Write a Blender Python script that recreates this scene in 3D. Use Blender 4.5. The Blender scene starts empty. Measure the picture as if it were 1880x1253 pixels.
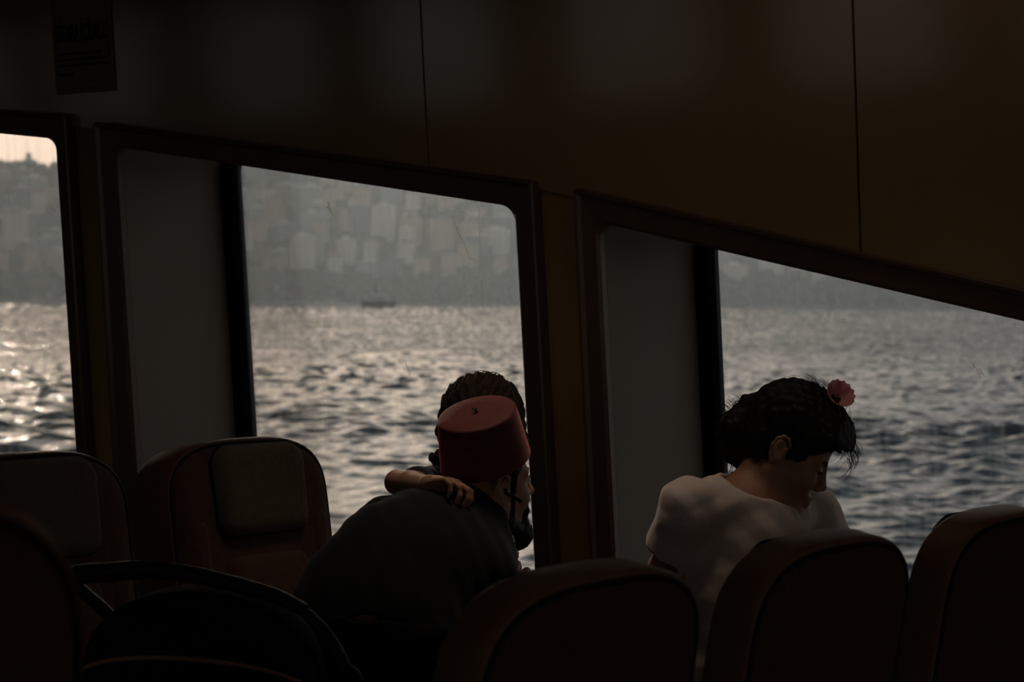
import bpy, bmesh, math, random
import numpy as np
from mathutils import Vector, Matrix
from mathutils.geometry import tessellate_polygon

random.seed(7)
SC = bpy.context.scene
COL = SC.collection
PI = math.pi

# ------------------------------------------------------------------ camera
# world axes follow the boat: X along the window wall (towards the stern), Y outboard, Z up, deck at z = 0
FPX = 4000.0
YAW, PITCH, ROLL = math.radians(36.0), math.atan(73.5 / FPX), 0.0084
EYE = Vector((0, 0, 1.40))
_r0 = Vector((math.cos(YAW), math.sin(YAW), 0))
_fh = Vector((-math.sin(YAW), math.cos(YAW), 0))
FWD = (_fh * math.cos(PITCH) - Vector((0, 0, 1)) * math.sin(PITCH)).normalized()
_u0 = _r0.cross(FWD).normalized()
RGT = _r0 * math.cos(ROLL) + _u0 * math.sin(ROLL)
UPV = -_r0 * math.sin(ROLL) + _u0 * math.cos(ROLL)
cam_d = bpy.data.cameras.new('camera')
cam_d.sensor_width = 36.0
cam_d.lens = FPX / 1880 * 36
cam_d.clip_start, cam_d.clip_end = 0.05, 6000
cam_d.dof.use_dof = True
cam_d.dof.focus_distance = 4.45
cam_d.dof.aperture_fstop = 7.0
cam = bpy.data.objects.new('camera', cam_d)
COL.objects.link(cam)
cam.matrix_world = Matrix(((RGT.x, UPV.x, -FWD.x, EYE.x), (RGT.y, UPV.y, -FWD.y, EYE.y), (RGT.z, UPV.z, -FWD.z, EYE.z), (0, 0, 0, 1)))
SC.camera = cam


def P(px, py, d):
    """the place in the cabin seen at a point of the photograph, d metres ahead of the lens"""
    return EYE + (RGT * ((px - 940) / FPX) - UPV * ((py - 626.5) / FPX) + FWD) * d


# ------------------------------------------------------------------ sky, sun, exposure
SC.view_settings.view_transform = 'Standard'
SC.view_settings.look = 'None'
SC.view_settings.exposure = 0.0
SC.view_settings.gamma = 1.0
SC.view_settings.use_curve_mapping = False
SC.cycles.use_denoising = True
SC.cycles.max_bounces = 8
SC.cycles.diffuse_bounces = 4
SC.cycles.glossy_bounces = 4
SC.cycles.transparent_max_bounces = 16
SC.cycles.volume_bounces = 1
SC.cycles.sample_clamp_indirect = 3.0
SUN_AZ, SUN_EL = math.radians(17.0), math.radians(17.0)      # to the left of the view, low in the haze
_sa = YAW + SUN_AZ
SUN_DIR = Vector((-math.sin(_sa) * math.cos(SUN_EL), math.cos(_sa) * math.cos(SUN_EL), math.sin(SUN_EL)))

wd = bpy.data.worlds.new('evening_sky')
SC.world = wd
wd.use_nodes = True
nt = wd.node_tree
nt.nodes.clear()
def nn(tree, kind, **kw):
    n = tree.nodes.new(kind)
    for k, v in kw.items():
        setattr(n, k, v)
    return n
geo = nn(nt, 'ShaderNodeTexCoord')
sep = nn(nt, 'ShaderNodeSeparateXYZ')
nt.links.new(geo.outputs['Generated'], sep.inputs[0])
ramp = nn(nt, 'ShaderNodeValToRGB')
cr = ramp.color_ramp
SKY = [(0.0, (0.555, 0.462, 0.380)), (0.10, (0.655, 0.55, 0.46)), (0.25, (0.65, 0.565, 0.485)), (0.5, (0.22, 0.245, 0.26)), (1.0, (0.10, 0.125, 0.15))]
cr.elements[0].position, cr.elements[0].color = SKY[0][0], (*SKY[0][1], 1)
cr.elements[1].position, cr.elements[1].color = SKY[-1][0], (*SKY[-1][1], 1)
for p_, c_ in SKY[1:-1]:
    e = cr.elements.new(p_)
    e.color = (*c_, 1)
nt.links.new(sep.outputs['Z'], ramp.inputs[0])
dot = nn(nt, 'ShaderNodeVectorMath', operation='DOT_PRODUCT')
dot.inputs[1].default_value = SUN_DIR
nt.links.new(geo.outputs['Generated'], dot.inputs[0])
mx = nn(nt, 'ShaderNodeMath', operation='MAXIMUM')
mx.inputs[1].default_value = 0.0
nt.links.new(dot.outputs['Value'], mx.inputs[0])
pw = nn(nt, 'ShaderNodeMath', operation='POWER')
pw.inputs[1].default_value = 20.0
nt.links.new(mx.outputs[0], pw.inputs[0])
glow = nn(nt, 'ShaderNodeMixRGB', blend_type='MIX')
glow.inputs[1].default_value = (0.29, 0.33, 0.38, 1)
glow.inputs[2].default_value = (2.95, 2.63, 2.38, 1)
nt.links.new(pw.outputs[0], glow.inputs[0])
mul = nn(nt, 'ShaderNodeMixRGB', blend_type='MULTIPLY')
mul.inputs[0].default_value = 1.0
nt.links.new(ramp.outputs[0], mul.inputs[1])
nt.links.new(glow.outputs[0], mul.inputs[2])
bg = nn(nt, 'ShaderNodeBackground')
SKY_STRENGTH = 2.35
bg.inputs['Strength'].default_value = SKY_STRENGTH
out = nn(nt, 'ShaderNodeOutputWorld')
nt.links.new(mul.outputs[0], bg.inputs['Color'])
nt.links.new(bg.outputs[0], out.inputs[0])

sun_d = bpy.data.lights.new('sun', 'SUN')
sun_d.energy = 0.8
sun_d.color = (1.0, 0.80, 0.62)
sun_d.angle = math.radians(0.6)
sun = bpy.data.objects.new('sun', sun_d)
COL.objects.link(sun)
sun.rotation_euler = SUN_DIR.to_track_quat('Z', 'Y').to_euler()


# ------------------------------------------------------------------ helpers
def tag(o, label=None, cat=None, group=None, kind=None):
    if label: o['label'] = label
    if cat: o['category'] = cat
    if group: o['group'] = group
    if kind: o['kind'] = kind
    return o


def empty(name, loc, label, cat, group=None):
    o = bpy.data.objects.new(name, None)
    o.empty_display_size = 0.05
    COL.objects.link(o)
    o.location = loc
    return tag(o, label, cat, group)


def link(name, me, mat=None, parent=None, smooth=True):
    """one mesh object; mesh coordinates are world coordinates unless the parent gets moved later"""
    o = bpy.data.objects.new(name, me)
    COL.objects.link(o)
    if mat is not None:
        me.materials.append(mat)
    if smooth:
        me.polygons.foreach_set('use_smooth', [True] * len(me.polygons))
    if parent is not None:
        o.parent = parent
        par = parent
        off = Vector((0, 0, 0))
        while par is not None:
            off = off + Vector(par.location)
            par = par.parent
        o.location = -off
    return o


def mesh(name, verts, faces):
    me = bpy.data.meshes.new(name)
    me.from_pydata([tuple(v) for v in verts], [], faces)
    me.update()
    return me


def mesh_np(name, verts, quads):
    me = bpy.data.meshes.new(name)
    nv, nq = len(verts), len(quads)
    me.vertices.add(nv)
    me.vertices.foreach_set('co', np.ascontiguousarray(verts, dtype=np.float32).ravel())
    me.loops.add(nq * 4)
    me.loops.foreach_set('vertex_index', np.ascontiguousarray(quads, dtype=np.int32).ravel())
    me.polygons.add(nq)
    me.polygons.foreach_set('loop_start', np.arange(0, nq * 4, 4, dtype=np.int32))
    me.polygons.foreach_set('loop_total', np.full(nq, 4, dtype=np.int32))
    me.update(calc_edges=True)
    me.validate()
    return me


class MB:
    """collects shapes into one mesh"""
    def __init__(self):
        self.v, self.f = [], []

    def add(self, v, f):
        b = len(self.v)
        self.v += [Vector(p) for p in v]
        self.f += [tuple(i + b for i in q) for q in f]
        return self

    def box(self, lo, hi, bev=0.0):
        x0, y0, z0 = lo; x1, y1, z1 = hi
        if bev <= 0:
            v = [(x, y, z) for x in (x0, x1) for y in (y0, y1) for z in (z0, z1)]
            return self.add(v, [(0, 1, 3, 2), (4, 6, 7, 5), (0, 4, 5, 1), (2, 3, 7, 6), (0, 2, 6, 4), (1, 5, 7, 3)])
        bm = bmesh.new()
        bmesh.ops.create_cube(bm, size=1.0)
        for w in bm.verts:
            w.co = Vector((x0 + (w.co.x + .5) * (x1 - x0), y0 + (w.co.y + .5) * (y1 - y0), z0 + (w.co.z + .5) * (z1 - z0)))
        bmesh.ops.bevel(bm, geom=bm.edges[:], offset=bev, segments=3, profile=0.5, affect='EDGES')
        bm.verts.index_update()
        self.add([w.co.copy() for w in bm.verts], [[w.index for w in f.verts] for f in bm.faces])
        bm.free()
        return self

    def tube(self, pts, r, n=10, closed=False, cap=True):
        pts = [Vector(p) for p in pts]
        rs = r if isinstance(r, (list, tuple)) else [r] * len(pts)
        m = len(pts)
        tang = []
        for i in range(m):
            a = pts[(i - 1) % m] if (closed or i > 0) else pts[0]
            b = pts[(i + 1) % m] if (closed or i < m - 1) else pts[-1]
            tang.append((b - a).normalized())
        up = Vector((0, 0, 1)) if abs(tang[0].z) < .9 else Vector((1, 0, 0))
        nrm = (up - tang[0] * up.dot(tang[0])).normalized()
        v, f = [], []
        for i in range(m):
            nrm = (nrm - tang[i] * nrm.dot(tang[i])).normalized()
            bn = tang[i].cross(nrm)
            for k in range(n):
                a = 2 * PI * k / n
                v.append(pts[i] + (nrm * math.cos(a) + bn * math.sin(a)) * rs[i])
        for i in range(m if closed else m - 1):
            j = (i + 1) % m
            for k in range(n):
                l = (k + 1) % n
                f.append((i * n + k, i * n + l, j * n + l, j * n + k))
        if cap and not closed:
            f.append(tuple(range(n))[::-1])
            f.append(tuple((m - 1) * n + k for k in range(n)))
        return self.add(v, f)

    def ball(self, c, r, n=10, m=7):
        rx, ry, rz = r if isinstance(r, (list, tuple)) else (r, r, r)
        c = Vector(c)
        v, f = [], []
        for j in range(m + 1):
            t = PI * j / m
            for k in range(n):
                a = 2 * PI * k / n
                v.append(c + Vector((rx * math.sin(t) * math.cos(a), ry * math.sin(t) * math.sin(a), rz * math.cos(t))))
        for j in range(m):
            for k in range(n):
                l = (k + 1) % n
                f.append((j * n + k, (j + 1) * n + k, (j + 1) * n + l, j * n + l))
        return self.add(v, f)

    def rings(self, rings, cap0=False, cap1=False):
        """loft through closed rings of equal length"""
        n = len(rings[0])
        v = [p for r in rings for p in r]
        f = []
        for i in range(len(rings) - 1):
            for k in range(n):
                l = (k + 1) % n
                f.append((i * n + k, i * n + l, (i + 1) * n + l, (i + 1) * n + k))
        if cap0: f.append(tuple(range(n))[::-1])
        if cap1: f.append(tuple((len(rings) - 1) * n + k for k in range(n)))
        return self.add(v, f)

    def mesh(self, name, fix=True):
        me = mesh(name, self.v, self.f)
        if fix:
            bm = bmesh.new(); bm.from_mesh(me)
            bmesh.ops.remove_doubles(bm, verts=bm.verts[:], dist=1e-6)
            bmesh.ops.recalc_face_normals(bm, faces=bm.faces[:])
            bm.to_mesh(me); bm.free()
        return me

    def build(self, name, mat, parent=None, smooth=True, auto=35):
        me = self.mesh(name)
        o = link(name, me, mat, parent, smooth)
        if smooth and auto:
            me.set_sharp_from_angle(angle=math.radians(auto))
        return o


def curve(pts, n=8, closed=False):
    """Catmull-Rom through points"""
    pts = [Vector(p) for p in pts]
    m = len(pts)
    res = []
    for i in range(m if closed else m - 1):
        if closed:
            p0, p1, p2, p3 = (pts[(i + k - 1) % m] for k in range(4))
        else:
            p1, p2 = pts[i], pts[i + 1]
            p0 = pts[i - 1] if i > 0 else p1 * 2 - p2
            p3 = pts[i + 2] if i + 2 < m else p2 * 2 - p1
        for k in range(n):
            t = k / n
            res.append(0.5 * ((2 * p1) + (p2 - p0) * t + (2 * p0 - 5 * p1 + 4 * p2 - p3) * t * t + (3 * p1 - p0 - 3 * p2 + p3) * t ** 3))
    if not closed:
        res.append(pts[-1])
    return res


def mat(name, col, rough=0.6, spec=0.3, var=0.12, vscale=6.0, bump=0.0, bscale=150.0, stretch=(1, 1, 1), coat=0.0, coat_rough=0.2, metal=0.0, sheen=0.0, tex='noise', sss=0.0):
    m = bpy.data.materials.new(name)
    m.use_nodes = True
    t = m.node_tree
    b = t.nodes['Principled BSDF']
    b.inputs['Roughness'].default_value = rough
    b.inputs['Specular IOR Level'].default_value = spec
    b.inputs['Metallic'].default_value = metal
    b.inputs['Coat Weight'].default_value = coat
    b.inputs['Coat Roughness'].default_value = coat_rough
    b.inputs['Sheen Weight'].default_value = sheen
    co = nn(t, 'ShaderNodeTexCoord')
    mp = nn(t, 'ShaderNodeMapping')
    mp.inputs['Scale'].default_value = stretch
    t.links.new(co.outputs['Object'], mp.inputs[0])
    no = nn(t, 'ShaderNodeTexNoise')
    no.inputs['Scale'].default_value = vscale
    no.inputs['Detail'].default_value = 4
    t.links.new(mp.outputs[0], no.inputs['Vector'])
    r = nn(t, 'ShaderNodeValToRGB')
    r.color_ramp.elements[0].position = 0.3
    r.color_ramp.elements[1].position = 0.7
    r.color_ramp.elements[0].color = (*[c * (1 - var) for c in col], 1)
    r.color_ramp.elements[1].color = (*[min(1, c * (1 + var)) for c in col], 1)
    t.links.new(no.outputs['Fac'], r.inputs[0])
    t.links.new(r.outputs[0], b.inputs['Base Color'])
    if bump > 0:
        if tex == 'weave':
            n2 = nn(t, 'ShaderNodeTexVoronoi')
            n2.inputs['Scale'].default_value = bscale
            src = n2.outputs['Distance']
        else:
            n2 = nn(t, 'ShaderNodeTexNoise')
            n2.inputs['Scale'].default_value = bscale
            n2.inputs['Detail'].default_value = 3
            src = n2.outputs['Fac']
        t.links.new(mp.outputs[0], n2.inputs['Vector'])
        bp = nn(t, 'ShaderNodeBump')
        bp.inputs['Strength'].default_value = bump
        bp.inputs['Distance'].default_value = 0.004
        t.links.new(src, bp.inputs['Height'])
        t.links.new(bp.outputs[0], b.inputs['Normal'])
    return m
FILL_W = (0.45, 0.11)      # power of each added fill lamp
# ------------------------------------------------------------------ cabin shell
M_panel = mat('warm_laminate', (0.42, 0.27, 0.13), rough=0.11, spec=0.5, var=0.10, vscale=1.2, bump=0.10, bscale=2.2)
M_pillar = mat('ochre_laminate', (0.44, 0.27, 0.10), rough=0.5, spec=0.2, var=0.10, vscale=2)
M_frame = mat('brown_moulding', (0.15, 0.085, 0.05), rough=0.34, spec=0.4, var=0.12, vscale=5)
M_jamb = mat('white_reveal', (0.255, 0.218, 0.18), rough=0.55, spec=0.25, var=0.05, vscale=1.5)
M_rubber = mat('black_rubber', (0.004, 0.004, 0.005), rough=0.8, spec=0.04, var=0.1)
M_floor = mat('deck_vinyl', (0.07, 0.055, 0.045), rough=0.5, spec=0.3, var=0.2, vscale=12)
M_ceil = mat('cream_ceiling', (0.72, 0.58, 0.44), rough=0.5, spec=0.3, var=0.08)
M_dark = mat('shadow_gap', (0.010, 0.007, 0.005), rough=0.9, spec=0.02)

TAU = 0.094           # the wall leans inboard
WY = 4.15
REVEAL = 0.36
def wall_y(z, off=0.0): return WY - TAU * (z - 1.0) + off
def on_wall(px, py, off=0.0):
    d = (P(px, py, 1.0) - EYE)
    t = (WY + off - EYE.y - TAU * (EYE.z - 1.0)) / (d.y + TAU * d.z)
    q = EYE + d * t
    return (q.x, q.z)
def W3(p, off=0.0): return Vector((p[0], wall_y(p[1], off), p[1]))

def rounded(poly, radii, n=8):
    """rounded polygon in (x, z); every corner gives n + 1 points"""
    res = []
    m = len(poly)
    for i in range(m):
        p = Vector(poly[i]); a = Vector(poly[i - 1]); b = Vector(poly[(i + 1) % m])
        r = radii[i] if isinstance(radii, (list, tuple)) else radii
        u = (a - p).normalized(); w = (b - p).normalized()
        ang = math.acos(max(-1, min(1, u.dot(w))))
        t = r / math.tan(ang / 2)
        c = p + (u + w).normalized() * (r / math.sin(ang / 2))
        s, e = p + u * t - c, p + w * t - c
        a0 = math.atan2(s.y, s.x); a1 = math.atan2(e.y, e.x)
        da = (a1 - a0 + PI) % (2 * PI) - PI
        for k in range(n + 1):
            g = a0 + da * k / n
            res.append((c.x + r * math.cos(g), c.y + r * math.sin(g)))
    return res

def inset(c, d):
    """moves a closed contour inwards by d (contour runs clockwise or anticlockwise)"""
    n = len(c)
    area = sum(c[i][0] * c[(i + 1) % n][1] - c[(i + 1) % n][0] * c[i][1] for i in range(n))
    sg = 1 if area > 0 else -1
    res = []
    for i in range(n):
        a, b = Vector(c[i - 1]), Vector(c[(i + 1) % n])
        t = (b - a)
        if t.length < 1e-9: t = Vector((1, 0))
        t.normalize()
        res.append((c[i][0] - t.y * sg * d, c[i][1] + t.x * sg * d))
    return res

def plate(mb, contours, f0, f1):
    """a plate with holes between two mapped faces"""
    flat = [p for c in contours for p in c]
    tris = tessellate_polygon([[Vector((p[0], p[1], 0)) for p in c] for c in contours])
    n = len(flat)
    v = [f0(p) for p in flat] + [f1(p) for p in flat]
    f = [tuple(t) for t in tris] + [tuple(i + n for i in reversed(t)) for t in tris]
    o = 0
    for c in contours:
        m = len(c)
        for i in range(m):
            j = (i + 1) % m
            f.append((o + i, o + j, n + o + j, n + o + i))
        o += m
    mb.add(v, f)

SILL = 0.62
def down(p_hi, p_lo):
    """extends a line in (x, z) down to the sill height"""
    t = (SILL - p_hi[1]) / (p_lo[1] - p_hi[1])
    return (p_hi[0] + (p_lo[0] - p_hi[0]) * t, SILL)
w = on_wall
WIN = []
# opening of the lining: top-left, top-right, bottom-right, bottom-left (taken on the wall)
tl, tr = w(222, 270), w(953, 380.5)
WIN.append(dict(n=2, op=[tl, tr, down(w(954, 420), w(989, 1035)), down(w(232, 420), w(257, 800))],
                fr=[w(188, 225), w(993, 333), w(1040, 1225), w(247, 1225)], rad=[.03, .045, .05, .05]))
WIN.append(dict(n=1, op=[w(-520, 195), w(112, 256), down(w(122, 420), w(149, 820)), down(w(-505, 420), w(-480, 800))],
                fr=[w(-560, 165), w(137, 212), w(200, 1215), w(-520, 1215)], rad=[.03, .042, .05, .05]))
WIN.append(dict(n=3, op=[w(1108, 409), w(1985, 613), down(w(1985, 620), w(2010, 1000)), down(w(1111, 420), w(1131, 850))],
                fr=[w(1067, 345), w(2035, 565), w(2062, 1240), w(1108, 1240)], rad=[.03, .03, .05, .05]))
WIN.append(dict(n=0, op=[(1.45, 1.30), (2.55, 1.12), (2.58, SILL), (1.50, SILL)], fr=[(1.38, 1.385), (2.62, 1.18), (2.66, SILL), (1.44, SILL)], rad=[.03, .03, .05, .05]))
for q in WIN:
    for k in (2, 3):      # the moulding ends level below the sill
        a, b = q['fr'][3 - k], q['fr'][k]
        t = (SILL - 0.055 - a[1]) / (b[1] - a[1])
        q['fr'][k] = (a[0] + (b[0] - a[0]) * t, SILL - 0.055)

X0, X1, YB, ZC = -16.0, 2.9, -3.3, 2.36
op_c = [rounded(q['op'], q['rad']) for q in WIN]
outer = [(X0, 0.0), (X1, 0.0), (X1, ZC), (X0, ZC)]
mb = MB()
plate(mb, [outer] + op_c, lambda p: W3(p, 0.0), lambda p: W3(p, 0.02))
wall = mb.build('wall_starboard', M_pillar, smooth=False)
tag(wall, 'dark window wall of the ferry cabin with ochre pillars between the windows', kind='structure')

# upper wall panels, one piece each, 6 mm proud with open joints
joint = [w(-900, 150), w(137, 232), w(190, 240), w(600, 290), w(992, 347), w(1070, 366), w(1400, 428), w(1900, 545), w(2500, 700)]
def joint_z(x):
    for a, b in zip(joint, joint[1:]):
        if a[0] <= x <= b[0]:
            return a[1] + (b[1] - a[1]) * (x - a[0]) / (b[0] - a[0])
    return joint[0][1] if x < joint[0][0] else joint[-1][1]
seams = []
for (xa, ya, xb, yb) in ((776, 20, 790, 300), (1569, 20, 1582, 440)):
    a, b = w(xa, ya), w(xb, yb)
    seams.append((a[0] + b[0]) / 2)
step = seams[1] - seams[0]
xs = [X0 + .02, seams[0] - 3 * step, seams[0] - 1.55 * step, seams[0], seams[1], seams[1] + step, X1 - .02]
for a, b in zip(xs, xs[1:]):
    a, b = a + 0.0020, b - 0.0020
    bot = [(x, joint_z(x)) for x in np.linspace(a, b, 9)]
    c = bot + [(b, ZC - .01), (a, ZC - .01)]
    mb = MB()
    ci = inset(c, 0.0012)
    mb.rings([[W3(p, -0.001) for p in c], [W3(p, -0.005) for p in c]])
    n0 = len(mb.v)
    tr_ = tessellate_polygon([[Vector((p[0], p[1], 0)) for p in ci]])
    mb.rings([[W3(p, -0.005) for p in c], [W3(p, -0.008) for p in ci]])
    mb.add([W3(p, -0.008) for p in ci], [tuple(t) for t in tr_])
    mb.build('panel', M_panel, wall, auto=20)
for xm in xs[1:-1]:
    z0_ = joint_z(xm)
    mb = MB()
    mb.rings([[W3(p, o) for p in ((xm - .004, z0_), (xm + .004, z0_), (xm + .004, ZC - .02), (xm - .004, ZC - .02))] for o in (-.0002, -.0012)], True, True)
    mb.build('joint_strip', M_dark, wall, smooth=False)

# windows
def glass_mat():
    m = bpy.data.materials.new('salt_streaked_glass')
    m.use_nodes = True
    t = m.node_tree
    t.nodes.clear()
    tr = nn(t, 'ShaderNodeBsdfTransparent'); tr.inputs[0].default_value = (0.93, 0.95, 0.95, 1)
    gl = nn(t, 'ShaderNodeBsdfGlossy'); gl.inputs['Roughness'].default_value = 0.02
    fr = nn(t, 'ShaderNodeFresnel'); fr.inputs['IOR'].default_value = 1.5
    m1 = nn(t, 'ShaderNodeMixShader')
    fm = nn(t, 'ShaderNodeMath', operation='MULTIPLY'); fm.inputs[1].default_value = 0.5
    t.links.new(fr.outputs[0], fm.inputs[0])
    t.links.new(fm.outputs[0], m1.inputs[0]); t.links.new(tr.outputs[0], m1.inputs[1]); t.links.new(gl.outputs[0], m1.inputs[2])
    di = nn(t, 'ShaderNodeBsdfTranslucent'); di.inputs[0].default_value = (0.62, 0.64, 0.64, 1)
    co = nn(t, 'ShaderNodeTexCoord')
    mp = nn(t, 'ShaderNodeMapping'); mp.inputs['Scale'].default_value = (42, 2, 1.1)
    n1 = nn(t, 'ShaderNodeTexNoise'); n1.inputs['Scale'].default_value = 1.0; n1.inputs['Detail'].default_value = 5
    t.links.new(co.outputs['Object'], mp.inputs[0]); t.links.new(mp.outputs[0], n1.inputs['Vector'])
    r = nn(t, 'ShaderNodeMapRange'); r.inputs['From Min'].default_value = .45; r.inputs['From Max'].default_value = .85
    r.inputs['To Min'].default_value = 0.02; r.inputs['To Max'].default_value = 0.15
    t.links.new(n1.outputs['Fac'], r.inputs[0])
    # specks of dried salt
    vo = nn(t, 'ShaderNodeTexVoronoi'); vo.inputs['Scale'].default_value = 62
    t.links.new(co.outputs['Object'], vo.inputs['Vector'])
    sp = nn(t, 'ShaderNodeMapRange'); sp.inputs['From Min'].default_value = .05; sp.inputs['From Max'].default_value = .02
    sp.inputs['To Min'].default_value = 0.0; sp.inputs['To Max'].default_value = 0.35
    t.links.new(vo.outputs['Distance'], sp.inputs[0])
    n3 = nn(t, 'ShaderNodeTexNoise'); n3.inputs['Scale'].default_value = 9
    t.links.new(co.outputs['Object'], n3.inputs['Vector'])
    gt = nn(t, 'ShaderNodeMath', operation='GREATER_THAN'); gt.inputs[1].default_value = .60
    t.links.new(n3.outputs['Fac'], gt.inputs[0])
    ml = nn(t, 'ShaderNodeMath', operation='MULTIPLY'); t.links.new(sp.outputs[0], ml.inputs[0]); t.links.new(gt.outputs[0], ml.inputs[1])
    ad = nn(t, 'ShaderNodeMath', operation='ADD', use_clamp=True)
    t.links.new(r.outputs[0], ad.inputs[0]); t.links.new(ml.outputs[0], ad.inputs[1])
    m2 = nn(t, 'ShaderNodeMixShader')
    t.links.new(ad.outputs[0], m2.inputs[0]); t.links.new(m1.outputs[0], m2.inputs[1]); t.links.new(di.outputs[0], m2.inputs[2])
    o = nn(t, 'ShaderNodeOutputMaterial')
    t.links.new(m2.outputs[0], o.inputs[0])
    return m
M_glass = glass_mat()
def scratch_mat():
    m = bpy.data.materials.new('salt_scratch')
    m.use_nodes = True
    t = m.node_tree
    t.nodes.clear()
    tl_ = nn(t, 'ShaderNodeBsdfTranslucent'); tl_.inputs[0].default_value = (.95, .92, .86, 1)
    o = nn(t, 'ShaderNodeOutputMaterial'); t.links.new(tl_.outputs[0], o.inputs[0])
    return m
M_scratch = scratch_mat()

WINLAB = {0: 'window next to the right one, beyond the edge of the view',
          1: 'leftmost window, showing a strip of pink sky above the far hill',
          2: 'middle window beside the man in the red fez',
          3: 'right window with a steeply sloping top behind the girl'}
winobj = {}
for q, oc in zip(WIN, op_c):
    fc = rounded(q['fr'], [.012, .012, .03, .03])
    root = empty('window_%d' % q['n'], W3(((q['op'][0][0] + q['op'][1][0]) / 2, SILL)), WINLAB[q['n']], None)
    root['kind'] = 'structure'
    winobj[q['n']] = root
    mb = MB()
    lip = inset(fc, .010)
    lip2 = inset(fc, .016)
    inn = [(b[0] + (a[0] - b[0]) * .12, b[1] + (a[1] - b[1]) * .12) for a, b in zip(fc, oc)]
    mb.rings([[W3(p, 0.001) for p in fc], [W3(p, -.034) for p in fc], [W3(p, -.039) for p in inset(fc, .003)], [W3(p, -.038) for p in lip],
              [W3(p, -.028) for p in lip2], [W3(p, -.026) for p in inn], [W3(p, -.018) for p in oc], [W3(p, 0.004) for p in oc]])
    mb.build('frame', M_frame, root, auto=30)
    # reveal, slightly flared, with the glass set in black rubber at its outer end
    x0, x1 = q['op'][0][0], q['op'][1][0]
    op = q['op']
    JL = 0.022
    oo = [(op[0][0] + JL, op[0][1] + .020), (op[1][0] + .05, op[1][1] + .075), (op[2][0] + .05, op[2][1] - .01), (op[3][0] + JL, op[3][1] - .01)]
    ooc = rounded(oo, [.075, .06, .06, .06])
    gi = rounded([(oo[0][0] + .043, oo[0][1] - .016), (oo[1][0] - .03, oo[1][1] - .03), (oo[2][0] - .03, oo[2][1] + .03), (oo[3][0] + .043, oo[3][1] + .03)], [.05, .06, .05, .05])
    mb = MB().rings([[W3(p, .002) for p in oc]] + [[W3((a[0] + (b[0] - a[0]) * t, a[1] + (b[1] - a[1]) * t), .002 + REVEAL * t) for a, b in zip(oc, ooc)] for t in (.25, .5, .75, .93, 1.0)])
    mb.build('reveal', M_jamb, root, auto=50)
    mb = MB().rings([[W3(p, REVEAL - .004) for p in inset(ooc, -.08)], [W3(p, REVEAL - .012) for p in inset(ooc, .002)], [W3(p, REVEAL - .014) for p in inset(gi, -.004)], [W3(p, REVEAL + .004) for p in gi], [W3(p, REVEAL + .03) for p in gi], [W3(p, REVEAL + .03) for p in inset(ooc, -.08)]])
    mb.build('gasket', M_rubber, root, auto=30)
    mb = MB()
    plate(mb, [inset(gi, -.004)], lambda p: W3(p, REVEAL + .010), lambda p: W3(p, REVEAL + .016))
    pane = mb.build('pane', M_glass, root, smooth=False)
    mb = MB().box((q['fr'][3][0] - .01, 0, SILL - .06), (q['fr'][2][0] + .01, 1, SILL - .03))
    mb.v = [Vector((v.x, wall_y(v.z, -.065 + .07 * v.y), v.z)) for v in mb.v]
    mb.build('sill', M_frame, root, smooth=False)
    q['pane'] = pane
# scratches and salt marks that the photograph shows on the panes
def scratch(wn, pts, r=.0009, name='scratch'):
    q = [x for x in WIN if x['n'] == wn][0]
    v = []
    for (x, y) in pts:
        a = on_wall(x, y, REVEAL + .0095)
        v.append(W3(a, REVEAL + .0092))
    rr = random.Random(int(pts[0][0]))
    cv = curve(v, 5)
    cv = [p + Vector((rr.uniform(-.0012, .0012), 0, rr.uniform(-.0012, .0012))) for p in cv]
    MB().tube(cv, [r * rr.uniform(.4, 1.3) for _ in cv], 5).build(name, M_scratch, q['pane'])
scratch(2, [(830, 396), (840, 425), (852, 448), (863, 472), (872, 478)], .0013)
scratch(2, [(602, 370), (605, 382), (609, 392)], .0022)
scratch(2, [(601, 380), (606, 388)], .0016)
scratch(2, [(542, 380), (600, 382), (660, 384)], .0005)
scratch(2, [(742, 660), (750, 682), (756, 698)], .0009)
scratch(2, [(878, 372), (883, 480), (888, 575)], .0007)
scratch(1, [(88, 374), (97, 384), (105, 390)], .0010)
scratch(1, [(19, 360), (23, 372)], .0008)
scratch(3, [(1785, 668), (1795, 682), (1800, 694)], .0012)
scratch(3, [(1798, 676), (1806, 690)], .0011)
scratch(3, [(1822, 730), (1830, 742)], .0008)

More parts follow.
